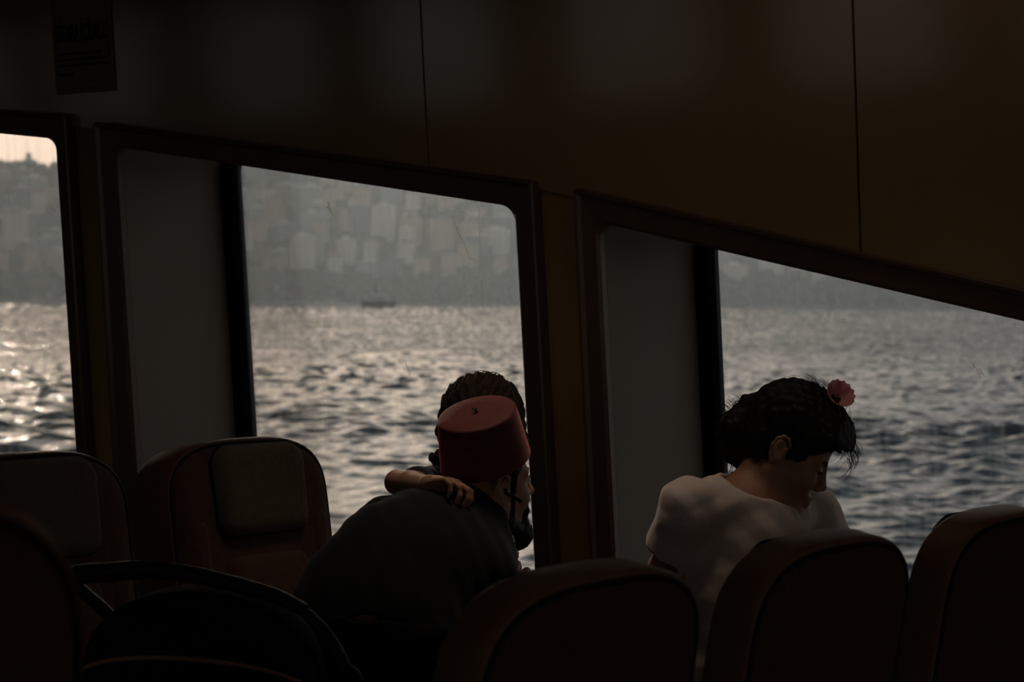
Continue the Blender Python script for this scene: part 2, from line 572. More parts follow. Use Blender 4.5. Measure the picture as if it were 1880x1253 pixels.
# floor, ceiling, the other walls; the opposite windows let in the evening light from behind the camera
tag(MB().box((X0, YB - .1, -.06), (X1, WY + .12, 0.0)).build('floor', M_floor, smooth=False), 'dark vinyl deck of the ferry cabin', kind='structure')
tag(MB().box((X0, YB - .1, ZC), (X1, WY + .5, ZC + .05)).build('ceiling', M_ceil, smooth=False), 'cabin ceiling', kind='structure')
holes = []
for k in range(12):
    xa = -15.6 + k * 1.55
    holes.append(rounded([(xa, 1.3), (xa, 2.1), (xa + 1.05, 2.1), (xa + 1.05, 1.3)], .06))
mb = MB()
plate(mb, [[(X0, 0.0), (X1, 0.0), (X1, ZC), (X0, ZC)]] + holes, lambda p: Vector((p[0], YB, p[1])), lambda p: Vector((p[0], YB - .04, p[1])))
tag(mb.build('wall_port', M_panel, smooth=False), 'opposite cabin wall with a row of windows', kind='structure')
for k, h in enumerate(holes):
    mb = MB()
    plate(mb, [inset(h, -.005)], lambda p: Vector((p[0], YB - .016, p[1])), lambda p: Vector((p[0], YB - .022, p[1])))
    r = empty('window_%d' % (k + 4), (h[0][0], YB, 1.0), 'window in the opposite cabin wall', None, 'windows of the opposite wall')
    r['kind'] = 'structure'
    MB().rings([[Vector((p[0], YB + y, p[1])) for p in inset(h, i)] for i, y in ((-.05, 0), (-.05, .02), (-.005, .02), (-.002, -.04))]).build('frame', M_frame, r)
    mb.build('pane', M_glass, r, smooth=False)
tag(MB().box((X0 - .05, YB - .04, 0), (X0, WY + .1, ZC)).build('wall_fore', M_panel, smooth=False), 'forward end wall of the cabin', kind='structure')
# the after end of the cabin is open to the deck through a wide doorway
door = rounded([(-.2, 0.06), (3.55, 0.06), (3.55, 2.15), (-.2, 2.15)], .05)
mb = MB()
plate(mb, [[(YB - .04, 0.0), (WY + .1, 0.0), (WY + .1, ZC), (YB - .04, ZC)], door], lambda p: Vector((X1, p[0], p[1])), lambda p: Vector((X1 + .05, p[0], p[1])))
tag(mb.build('wall_aft', M_panel, smooth=False), 'after end wall with a wide open doorway', kind='structure')
r = empty('door_1', (X1, 1.7, 0.06), 'wide open doorway to the after deck', None); r['kind'] = 'structure'
MB().rings([[Vector((X1 + x, p[0], p[1])) for p in inset(door, i)] for i, x in ((-.06, 0), (-.06, -.02), (-.002, -.02), (-.002, .055))]).build('frame', M_frame, r)
# unseen overhang added outside to keep direct sun out of the cabin
tag(MB().box((X0, WY + .3, ZC - .02), (X1, WY + 1.0, ZC + .05)).build('sun_overhang', M_dark, smooth=False), 'added overhang outside, unseen, shading the windows from the sun', kind='structure')

# two warm fill lamps added out of view to brighten the fez and girl
M_fill = bpy.data.materials.new('fill_lamp_glow')
M_fill.use_nodes = True
M_fill.node_tree.nodes['Principled BSDF'].inputs['Emission Color'].default_value = (1, .78, .60, 1)
M_fill.node_tree.nodes['Principled BSDF'].inputs['Emission Strength'].default_value = 0.8
for k, (lx, ly) in enumerate(((-2.50, 3.35), (-1.90, 3.62))):
    r = empty('fill_lamp', (lx, ly, ZC), ('added fill lamp out of view above the man in the fez', 'added fill lamp out of view above the girl')[k], 'ceiling light', 'added fill lamps above the seats')
    MB().rings([[Vector((lx + q * math.cos(a), ly + q * math.sin(a), ZC - h)) for a in np.linspace(0, 2 * PI, 28, endpoint=False)] for q, h in ((.17, 0), (.17, .012), (.15, .016), (.14, .004))]).build('rim', M_frame, r)
    MB().tube([(lx, ly, ZC - .003), (lx, ly, ZC - .007)], .14, 28).build('fill_disc', M_fill, r)
    ld = bpy.data.lights.new('fill_light', 'AREA'); ld.shape = 'DISK'; ld.size = .26; ld.energy = FILL_W[k]; ld.color = (1.0, .78, .60); ld.spread = math.radians(58)
    lo_ = bpy.data.objects.new('fill_light', ld); COL.objects.link(lo_); lo_.parent = r; lo_.location = (0, 0, -.02)

# ------------------------------------------------------------------ no-smoking sign on the left upper panel
M_sign = mat('yellowed_sign', (0.19,0.15,0.09), rough=0.32, spec=0.4, var=0.05)
M_ink = mat('sign_ink', (0.012, 0.010, 0.009), rough=0.5, spec=0.2)
s_tl, s_tr, s_br, s_bl = w(92, -90), w(203, -97), w(217, 167), w(109, 175)
sx0, sx1 = (s_tl[0] + s_bl[0]) / 2, (s_tr[0] + s_br[0]) / 2
sz0, sz1 = (s_br[1] + s_bl[1]) / 2, (s_tl[1] + s_tr[1]) / 2
def S(u, v, off): return W3((sx0 + (sx1 - sx0) * u, sz0 + (sz1 - sz0) * v), -.008 - off)
sign = empty('no_smoking_sign', S(.5, 0, 0), 'no-smoking notice with SİGARA İÇİLMEZ lettering on the upper wall', 'sign')
c = rounded([(0, 0), (1, 0), (1, 1), (0, 1)], .02)
mb = MB(); plate(mb, [c], lambda p: S(p[0], p[1], .0005), lambda p: S(p[0], p[1], .0035)); mb.build('sign_board', M_sign, sign, smooth=False)
mb = MB()
for a, b in (((.055, .03), (.93, .034)), ((.055, .03), (.06, .99)), ((.925, .03), (.93, .99)), ((.055, .985), (.93, .99))):
    mb.rings([[S(a[0], a[1], o), S(b[0], a[1], o), S(b[0], b[1], o), S(a[0], b[1], o)] for o in (.0034, .0042)], True, True)
mb.build('border_line', M_ink, sign, smooth=False)
asp = (sx1 - sx0) / (sz1 - sz0)
cz, rr = .80, .22
mb = MB()
ring = [[(.47 + r * math.cos(a), cz + r * math.sin(a) * asp) for a in np.linspace(0, 2 * PI, 48, endpoint=False)] for r in (rr, rr - .035)]
mb.rings([[S(*p, .0034) for p in ring[0]], [S(*p, .0044) for p in ring[0]], [S(*p, .0044) for p in ring[1]], [S(*p, .0034) for p in ring[1]]])
for sgn, w_ in ((1, .018),):
    d = Vector((math.cos(PI / 4), math.sin(PI / 4))); n_ = Vector((-d.y, d.x))
    pp = [d * -rr * .95 + n_ * w_, d * rr * .95 + n_ * w_, d * rr * .95 - n_ * w_, d * -rr * .95 - n_ * w_]
    mb.rings([[S(.47 - p.x, cz + p.y * asp, o) for p in pp] for o in (.0034, .0044)], True, True)
mb.build('prohibition_ring', M_ink, sign, smooth=False)
mb = MB()
mb.rings([[S(.47 + x * .15, cz + y * .02, o) for x, y in ((-1, -1), (1, -1), (1, 1), (-1, 1))] for o in (.0034, .004)], True, True)
mb.build('cigarette_symbol', M_ink, sign, smooth=False)
def text_mesh(txt, name, place, width, height, parent, m):
    cu = bpy.data.curves.new(name, 'FONT')
    cu.body = txt
    cu.extrude = 0.01
    cu.offset = 0.02
    o = bpy.data.objects.new(name, cu)
    COL.objects.link(o)
    bpy.context.view_layer.update()
    me = bpy.data.meshes.new_from_object(o.evaluated_get(bpy.context.evaluated_depsgraph_get()))
    bpy.data.objects.remove(o)
    xs_ = [v.co.x for v in me.vertices]; ys_ = [v.co.y for v in me.vertices]
    a, b, c0, d0 = min(xs_), max(xs_), min(ys_), max(ys_)
    for v in me.vertices:
        v.co = place((v.co.x - a) / (b - a) * width, (v.co.y - c0) / (d0 - c0) * height, .0034 + (.0008 if v.co.z > 0 else 0))
    me.materials.clear()
    return link(name, me, m, parent, smooth=False)
text_mesh('SİGARA İÇİLMEZ', 'lettering', lambda x, y, o: S(.075 + x, .335 + y, o), .82, .185, sign, M_ink)
# the four lines of small print are too small to read: ink bars broken into word lengths
rr_ = random.Random(3)
mb = MB()
for (u0, u1, v0) in ((.10, .80, .268), (.07, .88, .228), (.07, .90, .188), (.07, .33, .125)):
    u = u0
    while u < u1 - .01:
        l = min(rr_.uniform(.05, .14), u1 - u)
        mb.rings([[S(u, v0, o), S(u + l, v0, o), S(u + l, v0 + .020, o), S(u, v0 + .020, o)] for o in (.0034, .004)], True, True)
        u += l + .012
mb.build('small_print', M_ink, sign, smooth=False)
# ------------------------------------------------------------------ sea
SEA_Z = -2.1
HEYE = EYE.z - SEA_Z
def sea():
    rs = [7.0, 12, 17]
    inv0, inv1 = 1 / 22.0, 1 / 520.0
    rs += list(1 / np.linspace(inv0, inv1, 860))
    rs += list(np.geomspace(535, 3000, 24))
    rs = np.array(rs)
    front = np.radians(19.0)
    th = np.concatenate([np.linspace(-PI, -front, 40, endpoint=False), np.linspace(-front, front, 620, endpoint=False), np.linspace(front, PI, 40, endpoint=False)])
    nr, nt_ = len(rs), len(th)
    ang = PI / 2 + YAW - th
    R_, A_ = np.meshgrid(rs, ang, indexing='ij')
    X = R_ * np.cos(A_); Y = R_ * np.sin(A_)
    dr = np.gradient(rs)
    cell = dr[:, None] + 0 * A_
    coarse = (np.abs(th) > front)[None, :] & (rs > 0)[:, None]
    rng = np.random.default_rng(5)
    SX = np.zeros_like(X); SY = np.zeros_like(X)
    Z = np.zeros_like(X); DX = np.zeros_like(X); DY = np.zeros_like(X)
    lost = np.zeros(nr)
    wind = YAW + PI / 2 + math.radians(18)            # crests lie roughly across the view
    N = 110
    lam = np.geomspace(0.25, 5.0, N)
    for L in lam:
        a_ = wind + rng.normal(0, .55)
        k = 2 * PI / L
        slope = 0.034 * (1.3 if 0.5 < L < 2.6 else (1.25 if L <= .5 else .6))
        amp = slope / k
        wgt = np.clip((L / dr - 2.2) / 2.5, 0, 1)
        lost += (1 - wgt ** 2) * slope ** 2 / 2
        ph = rng.uniform(0, 2 * PI)
        full = k * (X * math.cos(a_) + Y * math.sin(a_)) + ph      # every wave keeps its slope, resolved or not
        sl = -slope * np.sin(full)
        SX += sl * math.cos(a_); SY += sl * math.sin(a_)
        if wgt.max() <= 0: continue
        use = wgt > 0
        ph_ = k * (X[use] * math.cos(a_) + Y[use] * math.sin(a_)) + ph
        s, c_ = np.sin(ph_), np.cos(ph_)
        wa = (wgt[use] * amp)[:, None]
        Z[use] += wa * c_
        DX[use] -= wa * s * math.cos(a_) * .75
        DY[use] -= wa * s * math.sin(a_) * .75
    # wind streaks: groups of higher and lower chop
    grp = 1 + .45 * np.sin(X * .11 + 1.3 * np.sin(Y * .05)) * np.sin(Y * .085 + X * .03)
    for a_ in (Z, DX, DY, SX, SY):
        a_ *= grp
        a_[coarse] = 0
    V = np.stack([X + DX, Y + DY, Z + SEA_Z], -1).reshape(-1, 3)
    i = np.arange(nr - 1)[:, None] * nt_; j = np.arange(nt_)[None, :]; jn = (j + 1) % nt_
    Q = np.stack([i + j, i + jn, i + nt_ + jn, i + nt_ + j], -1).reshape(-1, 4)
    me = mesh_np('sea', V, Q)
    at = me.attributes.new('slope', 'FLOAT_VECTOR', 'POINT')
    nv = np.stack([-SX, -SY, np.ones_like(SX)], -1).reshape(-1, 3)
    nv /= np.linalg.norm(nv, axis=1)[:, None]
    at.data.foreach_set('vector', nv.astype(np.float32).ravel())
    return me
def sea_mat():
    m = bpy.data.materials.new('sea_water')
    m.use_nodes = True
    t = m.node_tree
    b = t.nodes['Principled BSDF']
    b.inputs['Base Color'].default_value = (0.014, 0.024, 0.028, 1)
    b.inputs['IOR'].default_value = 1.333
    b.inputs['Specular IOR Level'].default_value = 0.5
    b.inputs['Roughness'].default_value = 0.09
    at = nn(t, 'ShaderNodeAttribute', attribute_name='slope')
    co = nn(t, 'ShaderNodeTexCoord')
    n1 = nn(t, 'ShaderNodeTexNoise'); n1.inputs['Scale'].default_value = 5.0; n1.inputs['Detail'].default_value = 5
    t.links.new(co.outputs['Object'], n1.inputs['Vector'])
    bp = nn(t, 'ShaderNodeBump'); bp.inputs['Strength'].default_value = .6; bp.inputs['Distance'].default_value = .04
    t.links.new(n1.outputs['Fac'], bp.inputs['Height']); t.links.new(at.outputs['Vector'], bp.inputs['Normal'])
    t.links.new(bp.outputs[0], b.inputs['Normal'])
    return m
tag(link('sea', sea(), sea_mat()), 'grey choppy sea with sun glints outside the windows', kind='structure')

# ------------------------------------------------------------------ far shore, 1.4 km off
def far(az_px, dist, z=0.0):
    """a place on the far shore by bearing (photograph column) and distance"""
    a = math.atan((az_px - 940) / FPX)
    d = _fh * math.cos(a) + _r0 * math.sin(a)
    return Vector((EYE.x + d.x * dist, EYE.y + d.y * dist, SEA_Z + z))
R0, R1 = 1400.0, 1760.0
def crest(px):
    return 103 + 9 * max(0.0, min(1.0, (px - 180) / 220)) + 1.5 * math.sin(px * .031 + 1)
def ground_z(px, dist):
    t = max(0, min(1.25, (dist - R0 - 12) / (R1 - R0)))
    return 2.2 + (crest(px) - 2.2) * min(1.0, (t ** 0.92)) * (1 - max(0, t - 1) * 1.2) + 1.8 * math.sin(px * .045 + dist * .03) * min(1, t * 4)
M_hill = mat('scrub_hillside', (0.03, 0.036, 0.024), rough=0.95, spec=0.05, var=0.3, vscale=0.05)
v, f = [], []
cols = list(range(-1500, 3500, 25)); dists = [R0, R0 + 3, R0 + 12] + [R0 + 12 + k * 18 for k in range(1, 26)]
for px in cols:
    for k, d in enumerate(dists):
        v.append(far(px, d, -1.0 if k == 0 else (2.0 if k <= 2 else ground_z(px, d))))
n = len(dists)
for i in range(len(cols) - 1):
    for k in range(n - 1):
        f.append((i * n + k, (i + 1) * n + k, (i + 1) * n + k + 1, i * n + k + 1))
tag(link('hills', mesh('hills', v, f), M_hill), 'hazy built-up hillside of the far shore', kind='structure')

# houses: every one a thing with walls, window recesses and a roof
M_hw = [mat('far_wall_%s' % a, c, rough=.9, spec=.1, var=.08, vscale=.3) for a, c in (('cream', (.75, .64, .50)), ('grey', (.42, .43, .43)), ('white', (.88, .82, .72)), ('ochre', (.66, .50, .36)), ('slate', (.15, .17, .20)))]
M_hr = [mat('far_roof_%s' % a, c, rough=.9, spec=.1, var=.1, vscale=.3) for a, c in (('tile', (.34, .17, .11)), ('grey', (.24, .24, .25)), ('pale', (.85, .80, .72)))]
M_hwin = mat('far_windows', (.06, .07, .08), rough=.3, spec=.4)
KIND = [('pale', 2), ('cream', 0), ('grey', 1), ('ochre', 3), ('slate grey', 4)]
HOUSE = {}
def house_mesh(key, w_, d_, h_, flat, wm, rm):
    mb = MB().box((-w_ / 2, -d_ / 2, -6), (w_ / 2, d_ / 2, h_))
    wallm = mb.mesh('walls'); wallm.materials.append(wm)
    mb = MB()
    if flat:
        mb.box((-w_ / 2 - .3, -d_ / 2 - .3, h_), (w_ / 2 + .3, d_ / 2 + .3, h_ + .7)).box((-w_ * .2, -d_ * .2, h_ + .7), (w_ * .15, d_ * .2, h_ + 2.6))
    else:
        e = .6; rh = min(w_, d_) * .28
        mb.add([(-w_ / 2 - e, -d_ / 2 - e, h_), (w_ / 2 + e, -d_ / 2 - e, h_), (w_ / 2 + e, d_ / 2 + e, h_), (-w_ / 2 - e, d_ / 2 + e, h_), (-w_ * .22, 0, h_ + rh), (w_ * .22, 0, h_ + rh)],
               [(0, 1, 5, 4), (1, 2, 5), (2, 3, 4, 5), (3, 0, 4), (3, 2, 1, 0)])
    roofm = mb.mesh('roof'); roofm.materials.append(rm)
    mb = MB()
    nx, nz = max(2, int(w_ / 2.9)), max(1, int(h_ / 3.1))
    for a in range(nx):
        for b in range(nz):
            cx = -w_ / 2 + (a + .5) * w_ / nx; cz = (b + .55) * h_ / nz
            mb.box((cx - .65, -d_ / 2 - .06, cz - .8), (cx + .65, -d_ / 2 + .02, cz + .8))
    winm = mb.mesh('windows'); winm.materials.append(M_hwin)
    HOUSE[key] = (wallm, roofm, winm)
variants = []
rng = random.Random(4)
for kk, (nm, wi) in enumerate(KIND):
    for q in range(3):
        w_, d_, h_ = rng.uniform(9, 17), rng.uniform(8, 11), (rng.choice((6.5, 9.5, 12.5, 15.5)) if q < 2 else rng.choice((19, 23)))
        flat = rng.random() < .55
        house_mesh((kk, q), w_, d_, h_, flat, M_hw[wi], M_hr[2 if (flat and rng.random() < .5) else (1 if flat else 0)])
        variants.append((kk, q, w_, h_, flat))
def house(px, dist, var, turn):
    kk, q, w_, h_, flat = var
    g0 = far(px, dist)
    if any((g0.x - hx) ** 2 + (g0.y - hy) ** 2 < (hr + w_ * .45) ** 2 for hx, hy, hr in HPOS): return None
    wm, rm, im = HOUSE[(kk, q)]
    r = bpy.data.objects.new('apartment_building' if h_ > 8 else 'house', None)
    COL.objects.link(r)
    r.location = far(px, dist, ground_z(px, dist))
    r.rotation_euler.z = YAW + turn
    tag(r, 'hazy %s %s with %s roof among the buildings on the far hillside' % (KIND[kk][0], 'apartment block' if h_ > 8 else 'house', 'a flat' if flat else 'a tiled'), 'building', '%s %s on the far hillside' % (KIND[kk][0], 'flat-roofed blocks' if flat else 'tile-roofed blocks'))
    HPOS.append((r.location.x, r.location.y, max(w_, 11) * .62 + .6))
    HOUSES.append((r, px, dist, KIND[kk][0], flat, h_))
    for nm, me in (('walls', wm), ('roof', rm)):
        o = bpy.data.objects.new(nm, me); COL.objects.link(o); o.parent = r
        if nm == 'walls':
            o2 = bpy.data.objects.new('windows', im); COL.objects.link(o2); o2.parent = o; o2['kind'] = 'stuff'
    return r
rng = random.Random(12)
NB = 0
HPOS, HOUSES = [], []
for row in range(11):
    dist = R0 + 62 + row * 27
    px = -90 + rng.uniform(0, 40)
    while px < 1880:
        vis = (px < 160) or (410 < px < 990) or (1300 < px < 1900)
        elev = ground_z(px, dist)
        ytop = 553 + .0084 * (px - 940) - (SEA_Z + elev + 14 - EYE.z) / dist * FPX
        lim = 250 if px < 200 else (300 + .15 * (px - 425) if px < 1000 else 455 + .232 * (px - 1312))
        if vis and ytop > lim - 45 and rng.random() < .78:
            var = rng.choice(variants if row < 5 else [v_ for v_ in variants if v_[3] < 18])
            dd = dist + rng.uniform(-9, 9)
            if px > 300 or ground_z(px, dd) + var[3] + 3 < crest(px) + 4:
                house(px, dd, var, rng.uniform(-.35, .35)); NB += 1
        px += rng.uniform(44, 70)
ORD = ['leftmost', 'second from left', 'third from left', 'fourth from left', 'fifth from left', 'sixth from left', 'seventh from left', 'eighth from left', 'ninth from left', 'tenth from left']
byk = {}
for r, px, dist, col, flat, h_ in HOUSES:
    win = 'leftmost window' if px < 300 else ('middle window' if px < 1150 else 'right window')
    zone = ('waterside row', 'lower slope', 'middle slope', 'upper slope')[min(3, int((dist - R0 - 40) / 78))]
    kind_ = '%s %s %s' % (col, 'flat-roofed' if flat else 'tile-roofed', 'tower' if h_ > 18 else ('block' if h_ > 8 else 'house'))
    byk.setdefault((kind_, zone, win), []).append((px, r))
for (kind_, zone, win), lst in byk.items():
    lst.sort(key=lambda t: t[0])
    for i, (px, r) in enumerate(lst):
        r['label'] = 'hazy %s, %s of the far hill, %s%s' % (kind_, zone, win, '' if len(lst) == 1 else ', ' + (ORD[i] if i < len(ORD) else 'far right'))
        r['group'] = 'buildings on the far hillside'

# trees between the houses
rng = random.Random(21)
M_tree = mat('far_foliage', (0.014, 0.020, 0.014), rough=0.95, spec=0.05, var=0.4, vscale=0.2)
ico = bmesh.new(); bmesh.ops.create_icosphere(ico, subdivisions=2, radius=1.0); ico.verts.index_update()
IV = np.array([w_.co[:] for w_ in ico.verts]); IF = [[q.index for q in p.verts] for p in ico.faces]; ico.free()
mb = MB()
for k in range(1500):
    px = rng.uniform(-250, 2150)
    if k < 380:
        d = R0 + 14 + 55 * rng.random() ** 1.4
        s = rng.uniform(4, 8.5)
    elif k < 1250:
        d = rng.uniform(R0 + 60, R1)
        s = rng.uniform(3, 6.5)
    else:
        d = R1 + rng.uniform(-8, 20)
        s = rng.uniform(3, 6)
    g = far(px, d, ground_z(px, d) + s * .55)
    if any((g.x - hx) ** 2 + (g.y - hy) ** 2 < (hr + s * 1.3) ** 2 for hx, hy, hr in HPOS): continue
    jit = np.array([1 + rng.uniform(-.25, .2) for _ in range(len(IV))])[:, None]
    vv = IV * jit * np.array([s * rng.uniform(.8, 1.5), s * rng.uniform(.8, 1.3), s * rng.uniform(.7, 1.2)]) + np.array(g)
    mb.add(vv, IF)
for px, s, h in ((52, 7, 8), (30, 6, 5), (75, 5, 6), (12, 6, 3), (95, 4, 2)):      # the clump that breaks the skyline on the left
    g = far(px, R1 + 4, crest(px) + h * .5)
    mb.add(IV * np.array([s * 1.2, s, s * .75]) + np.array(g), IF)
g = far(51, R1 + 4, crest(51) + 11)
mb.add(IV * np.array([2.4, 2.4, 3]) + np.array(g), IF)
o = link('foliage', mesh('foliage', mb.v, mb.f), M_tree, smooth=False)
tag(o, 'hazy dark trees covering the far hillside', 'trees', kind='stuff')

# quay and the boats along the far shore
M_quay = mat('far_quay', (.09, .09, .085), rough=.9, spec=.1)
v = MB()
for a, b in zip(range(-300, 2200, 50), range(-250, 2250, 50)):
    pts = [far(a, R0 - 4), far(b, R0 - 4), far(b, R0 + 8), far(a, R0 + 8)]
    v.rings([[p + Vector((0, 0, z)) for p in pts] for z in (-1, 2.4)], True, True)
tag(v.build('kerb', M_quay, smooth=False), 'low stone quay along the far shore', kind='structure')
M_bw = mat('boat_white', (.95, .91, .84), rough=.6, spec=.3, var=.04)
M_bd = mat('boat_dark', (.055, .065, .075), rough=.6, spec=.3)
M_bg = mat('boat_glass', (.05, .06, .07), rough=.2, spec=.5)
def boat(name, px, dist, L, Wd, hull_h, decks, mh, label, turn=0.0, funnel=True, mast=6):
    r = empty(name, far(px, dist), label, 'boat')
    r.rotation_euler.z = YAW + turn
    def ob(nm, mb, m, par=r):
        me = mb.mesh(nm); me.materials.append(m)
        o = bpy.data.objects.new(nm, me); COL.objects.link(o); o.parent = par
        return o
    prof = [(-.5, .9), (-.45, 1), (-.2, 1), (.2, 1), (.38, .7), (.47, .3), (.5, .03)]
    mb = MB()
    rows = []
    for z, k, st in ((-.6, .72, .94), (hull_h * .5, .92, .98), (hull_h, 1.0, 1.0)):
        rows.append([Vector((x * L * st, y * Wd / 2 * k, z + (hull_h * .35 * max(0, x) ** 2 * 4 if z > 0 else 0))) for x, y in prof] + [Vector((x * L * st, -y * Wd / 2 * k, z + (hull_h * .35 * max(0, x) ** 2 * 4 if z > 0 else 0))) for x, y in reversed(prof)])
    mb.rings(rows, True, True); ob('hull', mb, mh)
    z = hull_h
    for i, (xa, xb, hh) in enumerate(decks):
        d_ = ob('deckhouse', MB().rings([[Vector((xa * L + s * (a < 0), a * 0 + y * Wd * (.42 - .05 * i), z + t * hh)) for a, y in ((1, -1), (1, 1), (-1, 1), (-1, -1))] if 0 else
                                [Vector((xa * L + t * .6, -Wd * .42, z + t * hh)), Vector((xb * L - t * 1.6, -Wd * .42, z + t * hh)), Vector((xb * L - t * 1.6, Wd * .42, z + t * hh)), Vector((xa * L + t * .6, Wd * .42, z + t * hh))] for s, t in ((0, 0), (0, 1))], True, True), M_bw)
        ob('window_band', MB().box((xa * L + 1.2, -Wd * .42 - .05, z + hh * .45), (xb * L - 2.2, -Wd * .42 + .05, z + hh * .8)), M_bg, d_)
        z += hh
    if funnel:
        ob('funnel', MB().box((-L * .12, -1, z), (-L * .05, 1, z + 2.2), .2), mh)
    ob('mast', MB().tube([(L * .02, 0, z - .2), (L * .02, 0, z + mast)], [.22, .1], 6), M_bw)
boat('passenger_ferry', 517, 980, 25, 6, 1.9, [(-.46, .34, 2.2), (-.32, .20, 1.9), (-.14, .08, 1.6)], M_bw, 'hazy white stepped passenger boat along the far quay in the middle window', turn=.12)
boat('ferry', 694, 930, 15, 5, 3.0, [(-.40, .36, 2.2), (-.22, .20, 1.5)], M_bd, 'hazy dark-hulled ferry with a white upper deck off the far quay', turn=.1, mast=4)
boat('tour_boat', 97, 1050, 23, 5.5, 1.7, [(-.42, .30, 1.8)], M_bw, 'hazy pale low boat on the far shore in the leftmost window', turn=-.1, mast=7)
boat('motor_yacht', 603, 1080, 17, 5, 1.4, [(-.42, .22, 1.5)], M_bw, 'hazy low white boat right of the stepped passenger boat', turn=.1, funnel=False, mast=3)

# evening haze lying over the water and the far shore
def haze():
    m = bpy.data.materials.new('evening_haze')
    m.use_nodes = True
    t = m.node_tree
    t.nodes.clear()
    vs = nn(t, 'ShaderNodeVolumeScatter')
    vs.inputs['Color'].default_value = (0.76, 0.91, 1.0, 1)
    vs.inputs['Density'].default_value = 0.00047
    vs.inputs['Anisotropy'].default_value = 0.55
    o = nn(t, 'ShaderNodeOutputMaterial')
    t.links.new(vs.outputs[0], o.inputs['Volume'])
    a0 = far(-2600, 640); a1 = far(4400, 640); b1 = far(4400, 1850); b0 = far(-2600, 1850)
    mb = MB().rings([[p + Vector((0, 0, z)) for p in (a0, a1, b1, b0)] for z in (-4, 150)], True, True)
    tag(mb.build('haze', m, smooth=False), 'evening haze over the far water and shore', 'haze', kind='stuff')
haze()
# ------------------------------------------------------------------ ferry seats
M_fab = mat('brown_seat_fabric', (0.105, 0.052, 0.030), rough=0.9, spec=0.08, var=0.16, vscale=60, bump=0.5, bscale=420, tex='weave', sheen=0.15)
M_pad = mat('grey_brown_headrest_fabric', (0.14, 0.10, 0.068), rough=0.9, spec=0.08, var=0.14, vscale=90, bump=0.5, bscale=480, tex='weave', sheen=0.15)
M_backf = mat('dark_back_fabric', (0.070, 0.027, 0.012), rough=0.9, spec=0.06, var=0.15, vscale=60, bump=0.5, bscale=420, tex='weave', sheen=0.1)
M_band = mat('brown_leatherette', (0.155, 0.074, 0.034), rough=0.55, spec=0.25, var=0.12, vscale=14, bump=0.25, bscale=260)
M_pipe = mat('dark_piping', (0.016, 0.009, 0.006), rough=0.7, spec=0.15)
M_steel = mat('dark_seat_steel', (0.05, 0.05, 0.05), rough=0.4, metal=0.7)

REC = math.radians(9)
def B3(x, y, s):
    """backrest space (forward, across, up the back) to seat space"""
    return Vector((x * math.cos(REC) - s * math.sin(REC) + .06, y, .40 + s * math.cos(REC) + x * math.sin(REC)))
def back_outline(hw=.235, top=.676, n=40, e=3.1, shoulder=.150):
    c = .075
    pts = [(x, 0.0) for x in np.linspace(-hw + c, hw - c, 7)[:-1]]
    pts += [(hw - c + c * math.sin(PI / 2 * k / 7), c - c * math.cos(PI / 2 * k / 7)) for k in range(8)]
    pts += [(hw, c + (top - shoulder - c) * k / 6) for k in range(1, 7)]
    for k in range(1, n):
        a = PI * k / n
        c_, s_ = math.cos(a), math.sin(a)
        pts.append((hw * math.copysign(abs(c_) ** (2 / e), c_), top - shoulder + shoulder * abs(s_) ** (2 / e)))
    pts += [(-hw, top - shoulder - (top - shoulder - c) * k / 6) for k in range(7)]
    pts += [(-hw + c - c * math.cos(PI / 2 * k / 7), c - c * math.sin(PI / 2 * k / 7)) for k in range(1, 7)]
    return pts
def loft(mb, c, rings, f, cap0=False, cap1=True):
    rr = [[f(x, *p) for p in inset(c, i)] for x, i in rings]
    mb.rings(rr)
    for on, r_, x in ((cap0, rr[0][::-1], rings[0]), (cap1, rr[-1], rings[-1])):
        if on:                      # close with rings shrinking to the middle
            cen = (r_[3] + r_[len(r_) // 2]) / 2 if len(r_) > 60 else sum(r_, Vector((0, 0, 0))) / len(r_)
            mb.rings([[p.lerp(cen, t) for p in r_] for t in (0, .25, .5, .75, .985)], False, True)

